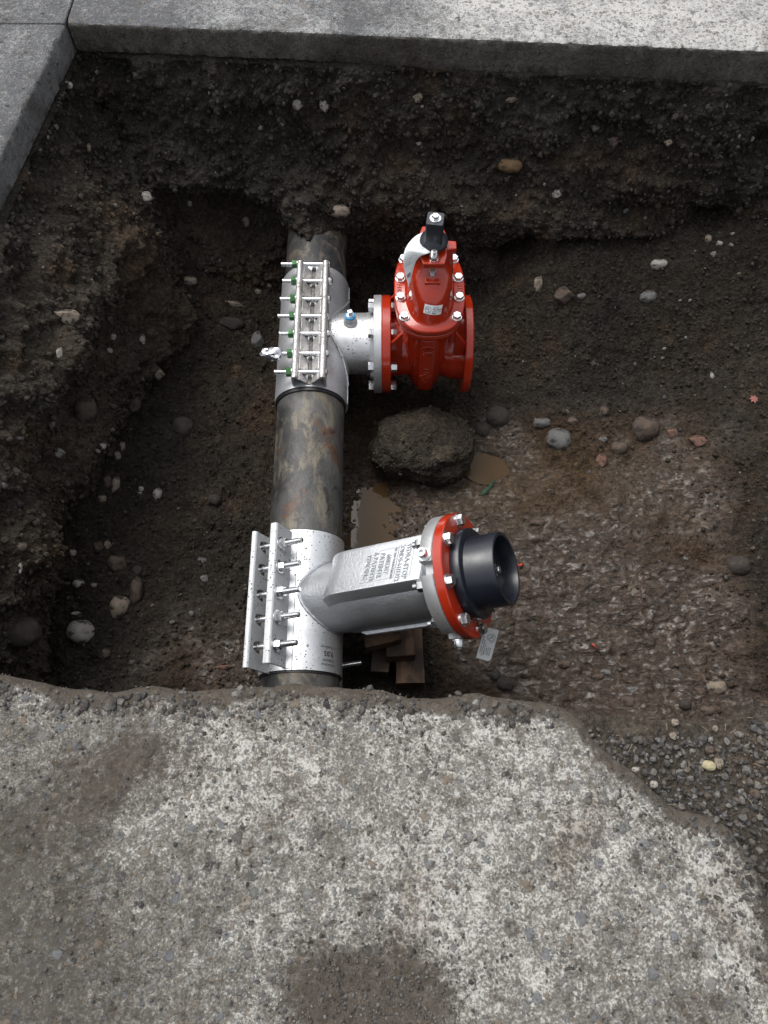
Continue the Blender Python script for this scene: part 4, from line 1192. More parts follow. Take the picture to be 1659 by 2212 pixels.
# ---------------- lower line-stop fitting
E = R(30)
BD = Vector((math.cos(E), 0, math.sin(E)))             # outlet direction
YC = 0.62
SD = Vector((math.cos(R(116)), 0, math.sin(R(116))))   # seam direction from the axis
TD = Vector((math.sin(R(116)), 0, -math.cos(R(116))))  # across the seam
LS = thing('line_stop_fitting', ax(YC, 0, -0.13), 'bright stainless fitting with cast outlet and black plug on the near end of the pipe', 'pipe fitting')
m_ = MB()
ya, yb = 0.395, 0.815
shell(m_, ya, yb, 0.1225, 0.004); SHELL2 = part('shell', m_, M_SHELL2, LS).name
m_ = MB(); shell(m_, ya - 0.006, yb + 0.004, 0.1185, 0.004); part('gasket', m_, M_RUB, LS)
def P2(y_, r_, g_): return ax(y_) + SD * r_ + TD * g_
def lug_plate(y0, y1, r0, r1, g, th, notches, lipdir, lip, ys=()):
    """a plate standing radially at the seam, with slots open to the inner edge"""
    poly = [(y0, r0)]
    for yn in ys if notches else ():
        hw = 0.0245
        poly += [(yn - hw, r0), (yn - 0.0165, 0.180)]
        for q in range(7):
            a_ = math.pi * q / 6
            poly.append((yn - 0.0150 * math.cos(a_), 0.184 + 0.0150 * math.sin(a_)))
        poly += [(yn + 0.0165, 0.180), (yn + hw, r0)]
    poly += [(y1, r0), (y1, r1), (y0, r1)]
    mm_ = MB(); n = len(poly)
    A_ = [P2(a, b, g) for a, b in poly]; B_ = [P2(a, b, g + th) for a, b in poly]
    mm_.add(A_ + B_, [tuple(range(n)), tuple(range(2 * n - 1, n - 1, -1))] + [(k, n + k, n + (k + 1) % n, (k + 1) % n) for k in range(n)])
    # rounded outer lip folded back
    sec = []
    for q in range(6):
        a_ = (math.pi / 2) * q / 5
        sec.append((r1 - 0.002 + 0.009 * math.sin(a_), g + th / 2 + lipdir * (0.009 - 0.009 * math.cos(a_)) + (-lipdir) * (th / 2)))
    sec.append((r1 + 0.007, g + th / 2 + lipdir * max(lip, 0.0105)))
    sec2 = [(a - 0.0045, b + lipdir * 0.0035) for a, b in sec[::-1]]; sec2[0] = (r1 + 0.0025, g + th / 2 + lipdir * lip)
    full = sec + sec2
    mm_.loft([[P2(y_, a, b) for a, b in full] for y_ in (y0, (y0 + y1) / 2, y1)])
    return mm_
NYS = [at_z(0, p, -0.47).y for p in (1173, 1222, 1278, 1332, 1392)]
NYS = sorted(NYS)
up = lug_plate(ya + 0.004, yb - 0.008, 0.118, 0.199, 0.024, 0.006, False, -1, 0.017)
part('lug_plate', up, M_BLAST, LS, ang=40)
lo = lug_plate(ya - 0.006, yb - 0.03, 0.105, 0.214, -0.036, 0.006, True, -1, 0.008, NYS)
part('lug_plate', lo, M_BLAST, LS, ang=40)
# overlap strip where the bent plate meets the shell
m_ = MB()
for rr0, a0_, a1_ in ((0.1245, 95, 108),):
    secs = []
    for k in range(30):
        y_ = ya + 0.004 + (yb - 0.008 - ya - 0.004) * k / 29
        s_ = [ax(y_, rr0 * math.cos(R(a_)), rr0 * math.sin(R(a_))) for a_ in np.linspace(a0_, a1_, 6)]
        s2 = [ax(y_, (rr0 + 0.0035) * math.cos(R(a_)), (rr0 + 0.0035) * math.sin(R(a_))) for a_ in np.linspace(a1_, a0_, 6)]
        secs.append(s_ + s2)
    m_.loft(secs)
part('overlap_strip', m_, M_SHELL1, LS, ang=40)
# lower right-hand lugs of the two halves (mostly below)
for g in (0.026, -0.034):
    poly = [(ya, -0.112), (yb - 0.02, -0.112), (yb - 0.02, -0.195), (ya, -0.195)]
    A_ = [P2(a, b, g) for a, b in poly]; B_ = [P2(a, b, g + 0.006) for a, b in poly]
    m_ = MB(); m_.add(A_ + B_, [(0, 1, 2, 3), (7, 6, 5, 4), (0, 4, 5, 1), (1, 5, 6, 2), (2, 6, 7, 3), (3, 7, 4, 0)])
    part('lug_plate', m_, M_SHELL1, LS)
m_ = MB(); stud_mb(m_, 0.0085, 0.0, 0.165, n=16); ME_S2 = m_.mesh('stud'); ME_S2.materials.append(M_BOLT)
m_ = MB(); hex_head(m_, 0.0275, 0.017, 0); ME_N2 = m_.mesh('nut'); ME_N2.materials.append(M_BOLT)
m_ = MB(); m_.lathe([(0.0205, 0), (0.0205, 0.003), (0.019, 0.0035)], 36); ME_W2 = m_.mesh('washer'); ME_W2.materials.append(M_BOLT)
for i, y_ in enumerate(NYS):
    g0 = -0.066 + 0.002 * ((i * 5) % 3)
    b_ = inst('stud', ME_S2, frame(P2(y_, 0.178, g0), TD, AX), LS)
    zz_ = 0.030 - g0
    sub('washer', ME_W2, Matrix.Translation((0, 0, zz_)), b_)
    sub('nut', ME_N2, Matrix.Translation((0, 0, zz_ + 0.0035)) @ Matrix.Rotation(R(23 * i), 4, 'Z'), b_)
# near-side long stud poking out to the right of the pipe
q_ = at_z(742, 1437, -0.76); q2 = at_z(781, 1431, -0.76)
m_ = MB(); stud_mb(m_, 0.0085, 0.0, (q2 - q_).length + 0.05, frame(q_ - (q2 - q_).normalized() * 0.05, q2 - q_), n=16); part('stud', m_, M_BOLT, LS)

# printed size mark on the lower shell, read from the far side
m_ = MB()
def shell_txt(txt, size, y_, a_, bold=0.0):
    fl = MB(); text_mb(fl, txt, size, Matrix.Identity(4), 0, 'CENTER', bold)
    for (u_, v_, _z) in fl.v:
        an = R(a_) + u_ / 0.1232          # letters run leftwards, tops towards the viewer
        m_.v.append(tuple(ax(y_ - v_, 0.1232 * math.cos(an), 0.1232 * math.sin(an))))
    b_ = len(m_.v) - len(fl.v); m_.f += [tuple(i + b_ for i in f) for f in fl.f]
shell_txt('9.05', 0.021, 0.447, 44, 0.0003); shell_txt('O.D. RANGE 8.99', 0.0075, 0.466, 44); shell_txt('STAINLESS', 0.0095, 0.428, 44); shell_txt('HYDRA-STOP', 0.0085, 0.416, 44)
part('print', m_, M_INK, bpy.data.objects[SHELL2])
# cast outlet
O2 = ax(YC)
NB = BD.cross(AX).normalized() * -1
NB = Vector((-math.sin(E), 0, math.cos(E)))             # square to the outlet, facing up
PD = (NB * math.cos(R(20)) + AX * math.sin(R(20))).normalized()   # the pad faces up and away
Mc = frame(O2, BD, AX)
m_ = MB(); m_.lathe([(0.106, 0.0), (0.106, 0.10), (0.1065, 0.155), (0.110, 0.175), (0.1125, 0.20), (0.1125, 0.44), (0.113, 0.462), (0.121, 0.480), (0.124, 0.492)], 112, Mc)
part('cast_outlet', m_, M_CAST, LS, ang=50)
m_ = MB(); weld(m_, O2, BD, 0.1075, 0.1235, YC, r=0.0042); part('weld_bead', m_, M_CAST, LS)
side = BD.cross(PD).normalized()
if side.y < 0: side = -side
def padpt(l_, s_, h_): return O2 + BD * l_ + side * s_ + PD * h_
m_ = MB()
hp = 0.1165; hwp = 0.084
secs = []
for l_, k_ in ((0.158, 0.86), (0.172, 0.94), (0.190, 0.985), (0.21, 1.0), (0.462, 1.0), (0.468, 0.99)):
    secs.append([padpt(l_, -hwp, 0.05), padpt(l_, -hwp, hp * k_ - 0.006), padpt(l_, -hwp + 0.003, hp * k_ - 0.001), padpt(l_, -hwp + 0.009, hp * k_), padpt(l_, hwp - 0.040, hp * k_), padpt(l_, hwp - 0.030, hp * k_ + 0.004), padpt(l_, hwp - 0.018, hp * k_ + 0.004), padpt(l_, hwp - 0.015, hp * k_ + 0.001), padpt(l_, hwp - 0.010, 0.03)])
m_.loft(secs)
pad = part('cast_pad', m_, M_CAST, LS, ang=40)
m_ = MB()      # lower casting fin
for ang_, sgn in ((-100, 1),):
    fd = (NB * math.cos(R(ang_)) + AX * math.sin(R(ang_))).normalized(); sd2 = BD.cross(fd).normalized()
    def fp(l_, s_, h_): return O2 + BD * l_ + sd2 * s_ + fd * h_
    m_.loft([[fp(l_, -0.012, 0.09), fp(l_, -0.010, h_), fp(l_, 0.010, h_), fp(l_, 0.012, 0.09)] for l_, h_ in ((0.20, 0.114), (0.22, 0.124), (0.44, 0.124), (0.455, 0.116))])
part('casting_fin', m_, M_CAST, LS, bevel=0.003)
m_ = MB()      # raised foundry lettering, reading towards the viewer
rows_ = [('HYDRA-STOP', 0.422, 0.021), ('COND5-61/1372', 0.401, 0.0185), ('U.S. AND OTHER PATENTS', 0.381, 0.0088), ('6883357', 0.362, 0.0195), ('PATENTS', 0.341, 0.021), ('& PATENTS', 0.319, 0.020), ('PENDING', 0.298, 0.020)]
for s_, l_, sz in rows_:
    text_mb(m_, s_, sz, frame(padpt(l_, -0.010 if 'HY' in s_ else -0.012, hp + 0.0004), PD, -side), 0.0017, 'CENTER', 0.0003)
pts_ = [padpt(0.390, s2, hp + 0.001) for s2 in np.linspace(0.045, -0.055, 8)]
m_.tube(pts_, 0.0009, 5)
part('raised_letters', m_, M_CAST, pad)
m_ = MB()
corn = [(0.284, -0.062), (0.438, -0.062), (0.438, 0.042), (0.330, 0.042), (0.300, 0.02), (0.284, -0.01), (0.284, -0.062)]
m_.tube([padpt(a, b, hp + 0.0003) for a, b in corn], 0.0011, 5); part('raised_border', m_, M_CAST, pad)

# segmented steel clamp ring, red flange, black plug
m_ = MB()
gaps = [(R(100), R(6)), (R(180), R(7)), (R(282), R(6)), (R(10), R(5))]
# angles are measured round the outlet from AX towards NB... in the frame Mc
u_ax, v_ax = Vector(Mc.col[0][:3]), Vector(Mc.col[1][:3])
def ringpt(r_, a_, l_): return O2 + BD * l_ + (u_ax * math.cos(a_) + v_ax * math.sin(a_)) * r_
segs = [(R(28), R(92)), (R(104), R(166)), (R(178), R(240)), (R(252), R(330)), (R(338), R(384))]
for a0, a1 in segs:
    m_ = MB(); n = 26
    secs = []
    for k in range(n + 1):
        a_ = a0 + (a1 - a0) * k / n
        secs.append([ringpt(0.118, a_, 0.486), ringpt(0.168, a_, 0.486), ringpt(0.1705, a_, 0.489), ringpt(0.1705, a_, 0.519), ringpt(0.168, a_, 0.5215), ringpt(0.118, a_, 0.5215)])
    m_.loft(secs); part('ring_segment', m_, M_FLG, LS, ang=40)
m_ = MB(); m_.lathe([(0.145, 0.492), (0.145, 0.5225)], 64, Mc); part('inner_ring', m_, M_FLG, LS)
m_ = MB(); m_.lathe([(0.1690, 0.5235), (0.1716, 0.526), (0.1716, 0.5475), (0.1690, 0.550), (0.09, 0.550)], 120, Mc); part('flange', m_, M_RED, LS)
# bolts: positions from their pitch circle
for k in range(8):
    a_ = R(22.5 + 45 * k)
    p_ = ringpt(0.149, a_, 0.550)
    b_ = inst('bolt', ME_FHEAD, frame(p_, BD, u_ax * math.cos(a_ * 1.7) + v_ax * math.sin(a_ * 1.7)), LS)
    sub('nut', ME_FNUT, Matrix.Translation((0, 0, -0.064)) @ Matrix.Rotation(math.pi, 4, 'X'), b_)
    m_ = MB(); m_.lathe([(0.0095, 0.0), (0.0095, 0.066)], 16); 
    if k == 0: ME_SHK = m_.mesh('shank'); ME_SHK.materials.append(M_BOLT)
    sub('shank', ME_SHK, Matrix.Translation((0, 0, -0.066)), b_)
# socket screws in the ring rim
for px_, py_ in ((920, 1200), (990, 1385)):
    best = min((((ringpt(0.1705, R(a_), 0.503)), R(a_)) for a_ in range(0, 360, 2)), key=lambda q: ((lambda w_: (829.5 + 1534 * w_[0] / w_[2] - px_) ** 2 + (1106 - 1534 * w_[1] / w_[2] - py_) ** 2)((q[0].x, (q[0].y * sP + (q[0].z - 1.45) * cP), (q[0].y * cP - (q[0].z - 1.45) * sP)))))
    a_ = best[1]; rd = (u_ax * math.cos(a_) + v_ax * math.sin(a_))
    Ms = frame(best[0], rd, BD)
    m_ = MB(); m_.lathe([(0.018, 0.0), (0.018, 0.003)], 32, Ms); m_.lathe([(0.0135, 0.003), (0.0135, 0.020), (0.0125, 0.0215), (0.0065, 0.0215), (0.006, 0.014)], 36, Ms)
    part('socket_screw', m_, M_BOLT, LS, ang=40)
m_ = MB()
m_.lathe([(0.1235, 0.550), (0.1245, 0.552), (0.1245, 0.574), (0.1225, 0.5765), (0.1005, 0.5775), (0.0985, 0.582), (0.0985, 0.655), (0.0970, 0.658), (0.0885, 0.658), (0.0870, 0.655), (0.0865, 0.612), (0.0005, 0.612)], 112, Mc, False, False)
plugb = part('plug_cup', m_, M_POLY, LS, ang=40)
m_ = MB()      # lens-shaped web and bolt inside the cup
wd = (u_ax * math.cos(R(12)) + v_ax * math.sin(R(12)))
wv = BD.cross(wd)
lens = []
for k in range(33):
    s_ = -0.08 + 0.16 * k / 32
    lens.append((s_, 0.0155 * (1 - abs(s_ / 0.08) ** 1.6)))
poly = lens + [(a, -b) for a, b in lens[::-1]][1:-1]
Mw = frame(O2 + BD * 0.612, BD, wd)
m_.prism(poly, 0.0, 0.013, Mw); part('web', m_, M_POLY, plugb, bevel=0.0015)
m_ = MB(); m_.lathe([(0.0165, 0.013), (0.0165, 0.016)], 32, Mw); hex_head(m_, 0.019, 0.011, 0.016, Mw); part('bolt', m_, M_BOLT, plugb)
m_ = MB()      # moulded lettering round the plug rim
word = 'SHORE TYPE MADE IN USA  SIZE 8 MAX 150 PSI'
for k, ch in enumerate(word):
    if ch == ' ': continue
    a_ = R(205) - R(4.6) * k
    rd = (u_ax * math.cos(a_) + v_ax * math.sin(a_)); td = BD.cross(rd)
    text_mb(m_, ch, 0.0115, frame(ringpt(0.1115, a_, 0.5768), BD, -td if td.z > 9 else td), 0.0006)
part('raised_letters', m_, M_POLY, plugb)

# ---------------- small certification card by the lower flange
c0 = at_z(1047, 1352, -0.60)
TL, TR, BR, BL = at_z(1046, 1353, -0.575), at_z(1076.5, 1362, -0.575), at_z(1060, 1429, -0.615), at_z(1030, 1421, -0.615)
CT = thing('certification_card', (BL + BR) / 2, 'small white printed card with a round black mark hanging below the lower red flange', 'tag')
xd = (TR - TL).normalized(); yd = (TL - BL).normalized(); nd_ = xd.cross(yd).normalized(); Wc = (TR - TL).length; Hc = (TL - BL).length
Mk = frame((TL + TR + BL + BR) / 4, nd_, xd)
m_ = MB(); m_.prism([(-Wc / 2 - .002, -Hc / 2 - .002), (Wc / 2 + .002, -Hc / 2 - .002), (Wc / 2 + .002, Hc / 2 - .004), (Wc / 2 - .004, Hc / 2 + .002), (-Wc / 2 - .002, Hc / 2 + .002)], -0.0022, -0.0004, Mk); bk = part('backing', m_, M_ST['tan'], CT)
m_ = MB(); m_.prism([(-Wc / 2, -Hc / 2), (Wc / 2 - .006, -Hc / 2), (Wc / 2, -Hc / 2 + .007), (Wc / 2, Hc / 2), (-Wc / 2, Hc / 2)], -0.0002, 0.0006, Mk); cf = part('face', m_, M_WHITE, CT)
m_ = MB(); Mt = Mk @ Matrix.Translation((0, 0, 0.0011)) @ Matrix.Rotation(R(-90), 4, 'Z')
text_mb(m_, 'U', 0.0085, Mt @ Matrix.Translation((-0.0232, 0.0066, 0)), 0, bold=0.0003); text_mb(m_, 'L', 0.0085, Mt @ Matrix.Translation((-0.0173, 0.0022, 0)), 0, bold=0.0003)
for k in range(36):
    a0, a1 = 2 * math.pi * k / 36, 2 * math.pi * (k + 1) / 36
    m_.add([(-0.0205 + r_ * math.cos(a_), 0.0045 + r_ * math.sin(a_), 0) for r_, a_ in ((0.0088, a0), (0.0100, a0), (0.0100, a1), (0.0088, a1))], [(0, 1, 2, 3)], Mt)
for k, ch in enumerate('CLASSIFIED'):
    a_ = R(165 - 17 * k)
    text_mb(m_, ch, 0.0046, Mt @ Matrix.Translation((-0.0205 + 0.0135 * math.cos(a_), 0.0045 + 0.0135 * math.sin(a_), 0)) @ Matrix.Rotation(a_ - math.pi / 2, 4, 'Z'), 0, bold=0.00012)
for s_, u_, v_, sz in (('QUALITY', -0.008, -0.0155, 0.0058), ('PIPE FITTING', 0.020, 0.0115, 0.0042), ('50 YEAR JOB', 0.020, 0.0062, 0.0042), ('MADE TO', 0.020, 0.0010, 0.0042), ('AS TO CLASSIFIED', 0.017, -0.0045, 0.0042), ('IN ACCORDANCE WITH', 0.014, -0.0098, 0.0042), ('ANSI/NSF 61', 0.020, -0.0152, 0.0042)):
    text_mb(m_, s_, sz, Mt @ Matrix.Translation((u_, v_, 0)), 0, bold=0.0001)
part('print', m_, M_INK, cf)
m_ = MB(); m_.tube([Mk @ Vector((0.004, Hc / 2, 0)), Mk @ Vector((0.003, Hc / 2 + 0.03, 0.02)), ringpt(0.16, R(-75), 0.53)], 0.0008, 6); part('tie_wire', m_, M_BOLT, CT)

# ---------------- foil wad stuck on the sixth stud
fw = BYS[1]
m_ = MB()
bm = bmesh.new(); bmesh.ops.create_icosphere(bm, subdivisions=3, radius=0.024)
pv = np.array([v.co[:] for v in bm.verts]); dn = fbm(pv, 0.018, 3, 900)[:, None] * 0.9 + 1
pv = pv * dn * np.array([1.15, 0.95, 0.85])
m_.add(pv.tolist(), [tuple(v.index for v in f.verts) for f in bm.faces], Matrix.Translation(ax(fw, SX - 0.128, 0.146))); bm.free()
_t = NT('crumpled_foil'); M_FOIL = _t.out((0.72, 0.72, 0.78), 0.22, 0.9)
f_ = part('foil_wad', m_, M_FOIL, ang=5); props(f_, 'crumpled silver foil stuck on a bolt end of the upper sleeve', 'foil')

# ---------------- timber blocks under the outlet
def timber(px0, py0, wid, length, hgt, ztop, rot, label, grp='timber packing blocks'):
    c = at_z(px0, py0, ztop)
    Mx = Matrix.Translation((c.x, c.y, 0)) @ Matrix.Rotation(R(rot), 4, 'Z')
    mm_ = MB(); n = 14
    q = []
    for iy in range(n + 1):
        q.append([(0, length * iy / n, 0), (wid, length * iy / n, 0), (wid, length * iy / n, hgt), (0, length * iy / n, hgt)])
    mm_.loft([[Mx @ Vector((a + 0.0015 * math.sin(7 * b / length + a * 90), b, ztop - hgt + c_)) for a, b, c_ in s_] for s_ in q])
    o = part('timber_block', mm_, M_WOOD, bevel=0.002, ang=35); props(o, label, 'timber block', grp); return o
zfl = floor_at(0.08, 0.6)
timber(856, 1476, 0.089, 0.40, 0.11, -0.815, 1.0, 'longest timber block, right and lowest under the silver outlet')
timber(800, 1450, 0.06, 0.30, 0.12, -0.812, -3, 'half hidden low timber block on the left of the stack under the outlet')
timber(835, 1419, 0.089, 0.34, 0.085, -0.725, 4, 'reddish middle timber block stacked on the two lowest ones')
timber(790, 1400, 0.112, 0.2, 0.06, -0.662, 14, 'topmost pale timber offcut wedged against the outlet')

# ================================================================== BOULDER, STONES, LITTER
def ico(sub_):
    bm = bmesh.new(); bmesh.ops.create_icosphere(bm, subdivisions=sub_, radius=1.0)
    v = np.array([q.co[:] for q in bm.verts]); f = np.array([[q.index for q in fc.verts] for fc in bm.faces]); bm.free()
    return v, f
IV3, IF3 = ico(4); IV1, IF1 = ico(1)
def stone_mesh(kind, seed):
    v = IV3.copy()
    if kind == 'round':
        v *= (1 + 0.2 * fbm(v + seed * 5.1, 1.1, 3, 1000 + seed) + 0.05 * fbm(v + seed, 0.45, 3, 1050 + seed) + 0.02 * fbm(v, 0.3, 2, 1100 + seed))[:, None]
    else:           # angular: cut by a few random planes
        r2 = np.random.default_rng(seed)
        for _ in range(9):
            n_ = r2.normal(size=3); n_ /= np.linalg.norm(n_); d_ = 0.55 + 0.3 * r2.random()
            s_ = v @ n_; m = s_ > d_
            v[m] -= np.outer((s_[m] - d_) * 0.95, n_)
        v *= (1 + 0.06 * fbm(v + seed, 0.5, 3, 1200 + seed))[:, None]
    me = raw_mesh('stone', v, IF3, M_ST['grey'])
    return me
STM = {(k, s): stone_mesh(k, s) for k in ('round', 'sharp') for s in range(5)}
def colored(me, mat):
    key = (me.name, mat.name)
    if key not in CM:
        c = me.copy(); c.materials.clear(); c.materials.append(mat); CM[key] = c
    return CM[key]
CM = {}

# boulder
c = at_z(915, 958, -0.83)
bm = bmesh.new(); bmesh.ops.create_icosphere(bm, subdivisions=6, radius=1.0)
v = np.array([q.co[:] for q in bm.verts]); f = np.array([[q.index for q in fc.verts] for fc in bm.faces]); bm.free()
nv = v.copy()
pw = np.sign(v) * np.abs(v) ** 0.82
B = pw * np.array([0.185, 0.140, 0.115])
B *= (1 + 0.20 * fbm(v + 3.3, 0.8, 3, 1301) + 0.10 * fbm(v + 1.7, 0.35, 3, 1309))[:, None]
B[:, 2] += 0.03 * B[:, 0] / 0.18 * -0.3
h1, i1 = lumps(B, 0.04, 1311, 0.4); h2, _ = lumps(B, 0.02, 1321, 0.6)
B += nv * (fbm(B, 0.05, 4, 1303) * 0.016 + h1 * 0.3 + h2 * 0.15 + (1 - np.abs(fbm(B, 0.03, 3, 1305))) ** 2 * 0.004)[:, None]
tint = soil_tint(B + 5, brown=0.6) * 1.2
g_ = (0.5 * ss(0.0, 0.4, fbm(B, 0.07, 3, 1307)))[:, None]
tint = tint * (1 - g_) + np.array([0.095, 0.078, 0.055]) * g_
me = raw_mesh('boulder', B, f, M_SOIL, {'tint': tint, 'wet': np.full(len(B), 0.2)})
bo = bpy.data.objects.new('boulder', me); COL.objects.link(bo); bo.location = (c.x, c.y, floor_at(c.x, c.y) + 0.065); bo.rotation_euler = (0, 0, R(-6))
props(bo, 'large mud-covered boulder on the pit floor between the two fittings', 'boulder')

# (px, py, width, height, colour, shape, label)
ROWS = """
143 683 55 34 tan s big tan angular block jutting out of the left dirt wall
307 737 13 30 pale r slim pale oval stone upright in the left wall
344 807 28 28 tan s light brown knob at the foot of the left wall
244 728 12 18 pale r small pale stone left of the slim pale oval
237 757 13 13 pale r tiny round pale stone under another pale one in the left wall
128 764 14 32 pale s pale wedge in the left wall below the big tan block
318 423 26 24 pale s crusty whitish lump in the upper left of the far wall
412 606 28 20 tan r light brown cobble in the hollow left of the upper sleeve
508 656 42 14 tan s long streaked stone in the hollow left of the green nuts
496 699 60 28 muddy s dark flat rock below the long streaked stone
558 630 14 14 tan r small tan pebble close left of the green nuts
582 617 11 11 tan r smallest tan pebble nearest the upper sleeve
560 738 34 44 grey s wet dark grey rock just left of the foil wad
184 886 48 54 brown r big brown rounded lump in the lower left wall
288 874 34 42 brown s brown lump with pale edge at the foot of the left wall
112 918 13 22 tan s narrow tan stone at the left of the wall, under the big brown lump
240 928 18 13 tan s small tan sliver below the brown lump with pale edge
130 979 30 24 pale s pale chunk low in the left wall near the photo's edge
264 964 12 22 tan r upright tan pebble where the left wall meets the floor
222 964 14 14 pale r white pebble left of the upright tan one
254 984 14 22 tan r tan oval just below the upright tan pebble
396 922 44 42 muddy r round dark mud-caked stone on the left floor
232 1041 20 32 brown r brown oval stone, left one of the twin ovals at the wall foot
249 1048 18 40 tan r pale-rimmed stone, right one of the twin ovals at the wall foot
340 1067 18 24 pale r pale half-buried egg-shaped stone on the left floor
305 1056 11 13 pale r tiny white pebble left of the egg-shaped stone
464 1080 26 22 muddy r muddy cobble on the left floor nearest the old pipe
221 1077 18 18 tan r tan round pebble under the twin ovals
47 1181 24 24 brown r brown round stone at the photo's left edge halfway down
43 1228 11 32 pale s slender pale stone at the photo's left edge
157 1194 15 16 pale r whitish pebble alone at the dark base of the left wall
214 1179 22 26 brown s brown angular stone, left of a touching pair
234 1178 18 24 tan s tan angular stone, right of a touching pair
257 1216 46 42 brown s large brown cobble on the lower left floor
295 1233 24 22 muddy s small dark cobble touching the large brown one
171 1262 26 20 pale r pale greenish egg-shaped stone low at the left
203 1264 15 10 tan r small tan pebble beside the greenish egg-shaped stone
295 1276 26 58 brown r long upright brown stone on the lower left floor
256 1310 40 50 tan r large round stone with a pale face on the lower left floor
274 1302 13 18 tan r small pebble touching the large pale-faced round stone
173 1364 54 50 pale r biggest pale greenish-grey cobble at the lower left
230 1411 20 20 brown r brown pebble below the big pale greenish cobble
50 1361 74 66 muddy r very large muddy rounded lump at the lower left edge
90 1422 24 34 muddy s dark upright stone under the very large muddy lump
436 1210 24 13 grey s flat grey chip left of the lower fitting
441 1250 18 22 grey s grey chip below the flat grey one
414 1325 12 12 grey r light grey pebble halfway across the lower left floor
166 1325 22 10 pale s thin pale flake above the big pale greenish cobble
486 1440 38 12 red s reddish flat shard by the near slab edge
148 185 20 16 pale s pale chip right under the corner of the two sawn slabs
119 274 15 15 tan r round tan stone under the left slab
104 296 14 13 pale r pale stone just below the round tan one under the left slab
645 228 26 24 pale s crusty pale lump in the top of the far wall, left one of two
702 226 24 30 pale s crusty pale lump in the top of the far wall, right one of two
192 320 9 18 tan r slender tan pebble in the upper left corner wall
730 457 48 28 tan r big smooth tan cobble in the far wall above the pipe end
410 440 10 14 pale r pale pebble at the lip of the long dark hollow
532 478 15 24 tan r tan pebble under the long dark hollow
612 478 11 17 pale s white chip left of the pipe end
795 481 15 14 tan r brownish pebble between the pipe end and the valve top
900 211 27 20 tan s tan stone under the far slab, left of the valve
1285 275 22 20 grey s grey stone in the far wall, upper right
1107 216 30 13 tan s flat tan stone right under the far slab
1327 305 22 26 brown s square brown stone in the upper right of the far wall
1199 420 28 22 pale s pale rounded block in the far wall right of the valve top
1102 359 48 30 ochre r smooth ochre patch of stone in the middle of the far wall
904 309 14 11 pale s white chip in the far wall above the valve top
1625 300 15 13 pale s pale chip at the right end of the far wall
1422 570 34 22 pale r pale oval stone half sunk in the right part of the far wall
1530 515 13 17 tan r upright pebble in the dark hollow at the right
1553 525 15 10 pale r flat pale pebble beside the upright one at the right
1442 308 19 17 tan s tan stone in the far wall near the right
1221 639 46 40 brown s brown four-sided stone on the slope right of the valve
1255 640 19 15 grey r dark pebble touching the four-sided brown stone
1399 641 34 25 grey r grey cobble on the slope at the right
1161 613 20 36 tan s broken tan stone above the right valve flange
1207 947 52 46 grey r smooth grey oval cobble on the muddy floor
1171 913 36 22 grey r grey cobble half sunk above the smooth oval one
1391 925 56 56 brown r large brown heart-shaped stone on the right floor
1075 901 48 44 muddy r larger muddy ball right of the boulder
1041 929 34 32 muddy r smaller muddy ball touching the boulder
1305 887 20 20 brown r small brown pebble above the loose stones on the right floor
1239 911 26 22 brown s brown chip above the smooth grey oval
1335 967 34 34 brown r round brown cobble left of the heart-shaped stone's tip
1297 995 28 32 red s dark red pointed stone below the loose stones
1451 935 24 24 red s pinkish stone right of the heart-shaped one
1507 951 38 32 red s largest pinkish crumbling stone on the right floor
1539 813 10 20 pale s thin pale stick-like stone at the right
1223 889 17 13 grey s bluish grey chip close above the brown chip
1301 949 22 13 grey s sharp blue-grey triangular flake on the right floor
1161 1128 30 15 brown r flat brown pebble above the black plug
1083 1148 18 18 brown r pebble behind the black plug's rim
1595 1222 48 42 muddy r large muddy clod at the right edge of the floor
1291 1462 26 17 brown r oval brown pebble near the near slab's broken edge
1309 1452 24 13 grey r flat grey pebble touching the oval brown one
1365 1490 26 20 grey s pale grey pointed cobble by the near slab's edge
1357 1514 32 26 brown r brown cobble partly behind the near slab's edge
1547 1484 42 34 tan r big round tan cobble at the lower right corner of the pit
1471 1230 15 11 brown r lone small dark pebble on the wet mud at the right
1069 1460 20 22 muddy r dark pebble below the white card
1091 1478 34 30 muddy r dark round cobble below the white card
1511 1490 24 22 brown s brown stone left of the big round tan cobble
1479 1522 24 22 muddy r muddy cobble at the bottom of the right-hand heap
1527 1534 30 24 brown r brown cobble lowest in the right-hand heap
1219 1434 26 20 brown r smooth brown pebble half sunk in wet mud
"""
stones = []
k_ = 0
for ln in ROWS.strip().splitlines():
    a = ln.split(' ', 6)
    px_, py_, w_, h_ = map(float, a[:4])
    loc, n_, t_ = ground(px_, py_)
    d_ = ray(px_, py_)
    depth = (loc - CAM).length / d_.length
    rx, ry = w_ / 1534 * depth / 2 * 1.06, h_ / 1534 * depth / 2 * 1.06
    me = STM[('round' if a[5] == 'r' else 'sharp', k_ % 5)]
    o = bpy.data.objects.new('stone', colored(me, M_ST[a[4]])); COL.objects.link(o)
    vd = -d_.normalized()
    rgt = Vector((1, 0, 0)); upv = vd.cross(rgt).normalized()
    rz = 0.8 * min(rx, ry) + 0.2 * max(rx, ry)
    # lay the stone so that it shows this width and height, bedded a third deep along the ground's normal
    Rm = Matrix((rgt, upv, vd)).transposed().to_4x4()
    tw = Matrix.Rotation(R(random.uniform(-12, 12)), 4, 'Z')
    o.matrix_world = Matrix.Translation(loc - n_ * min(rx, ry) * 0.12) @ Rm @ tw @ Matrix.Diagonal((rx, ry, rz, 1))
    props(o, a[6], 'stone', 'stones bedded in the dirt of the pit')
    stones.append((loc, max(rx, ry)))
    k_ += 1
# extra muddy clod in front of the white card
cl = at_z(1078, 1420, -0.635)

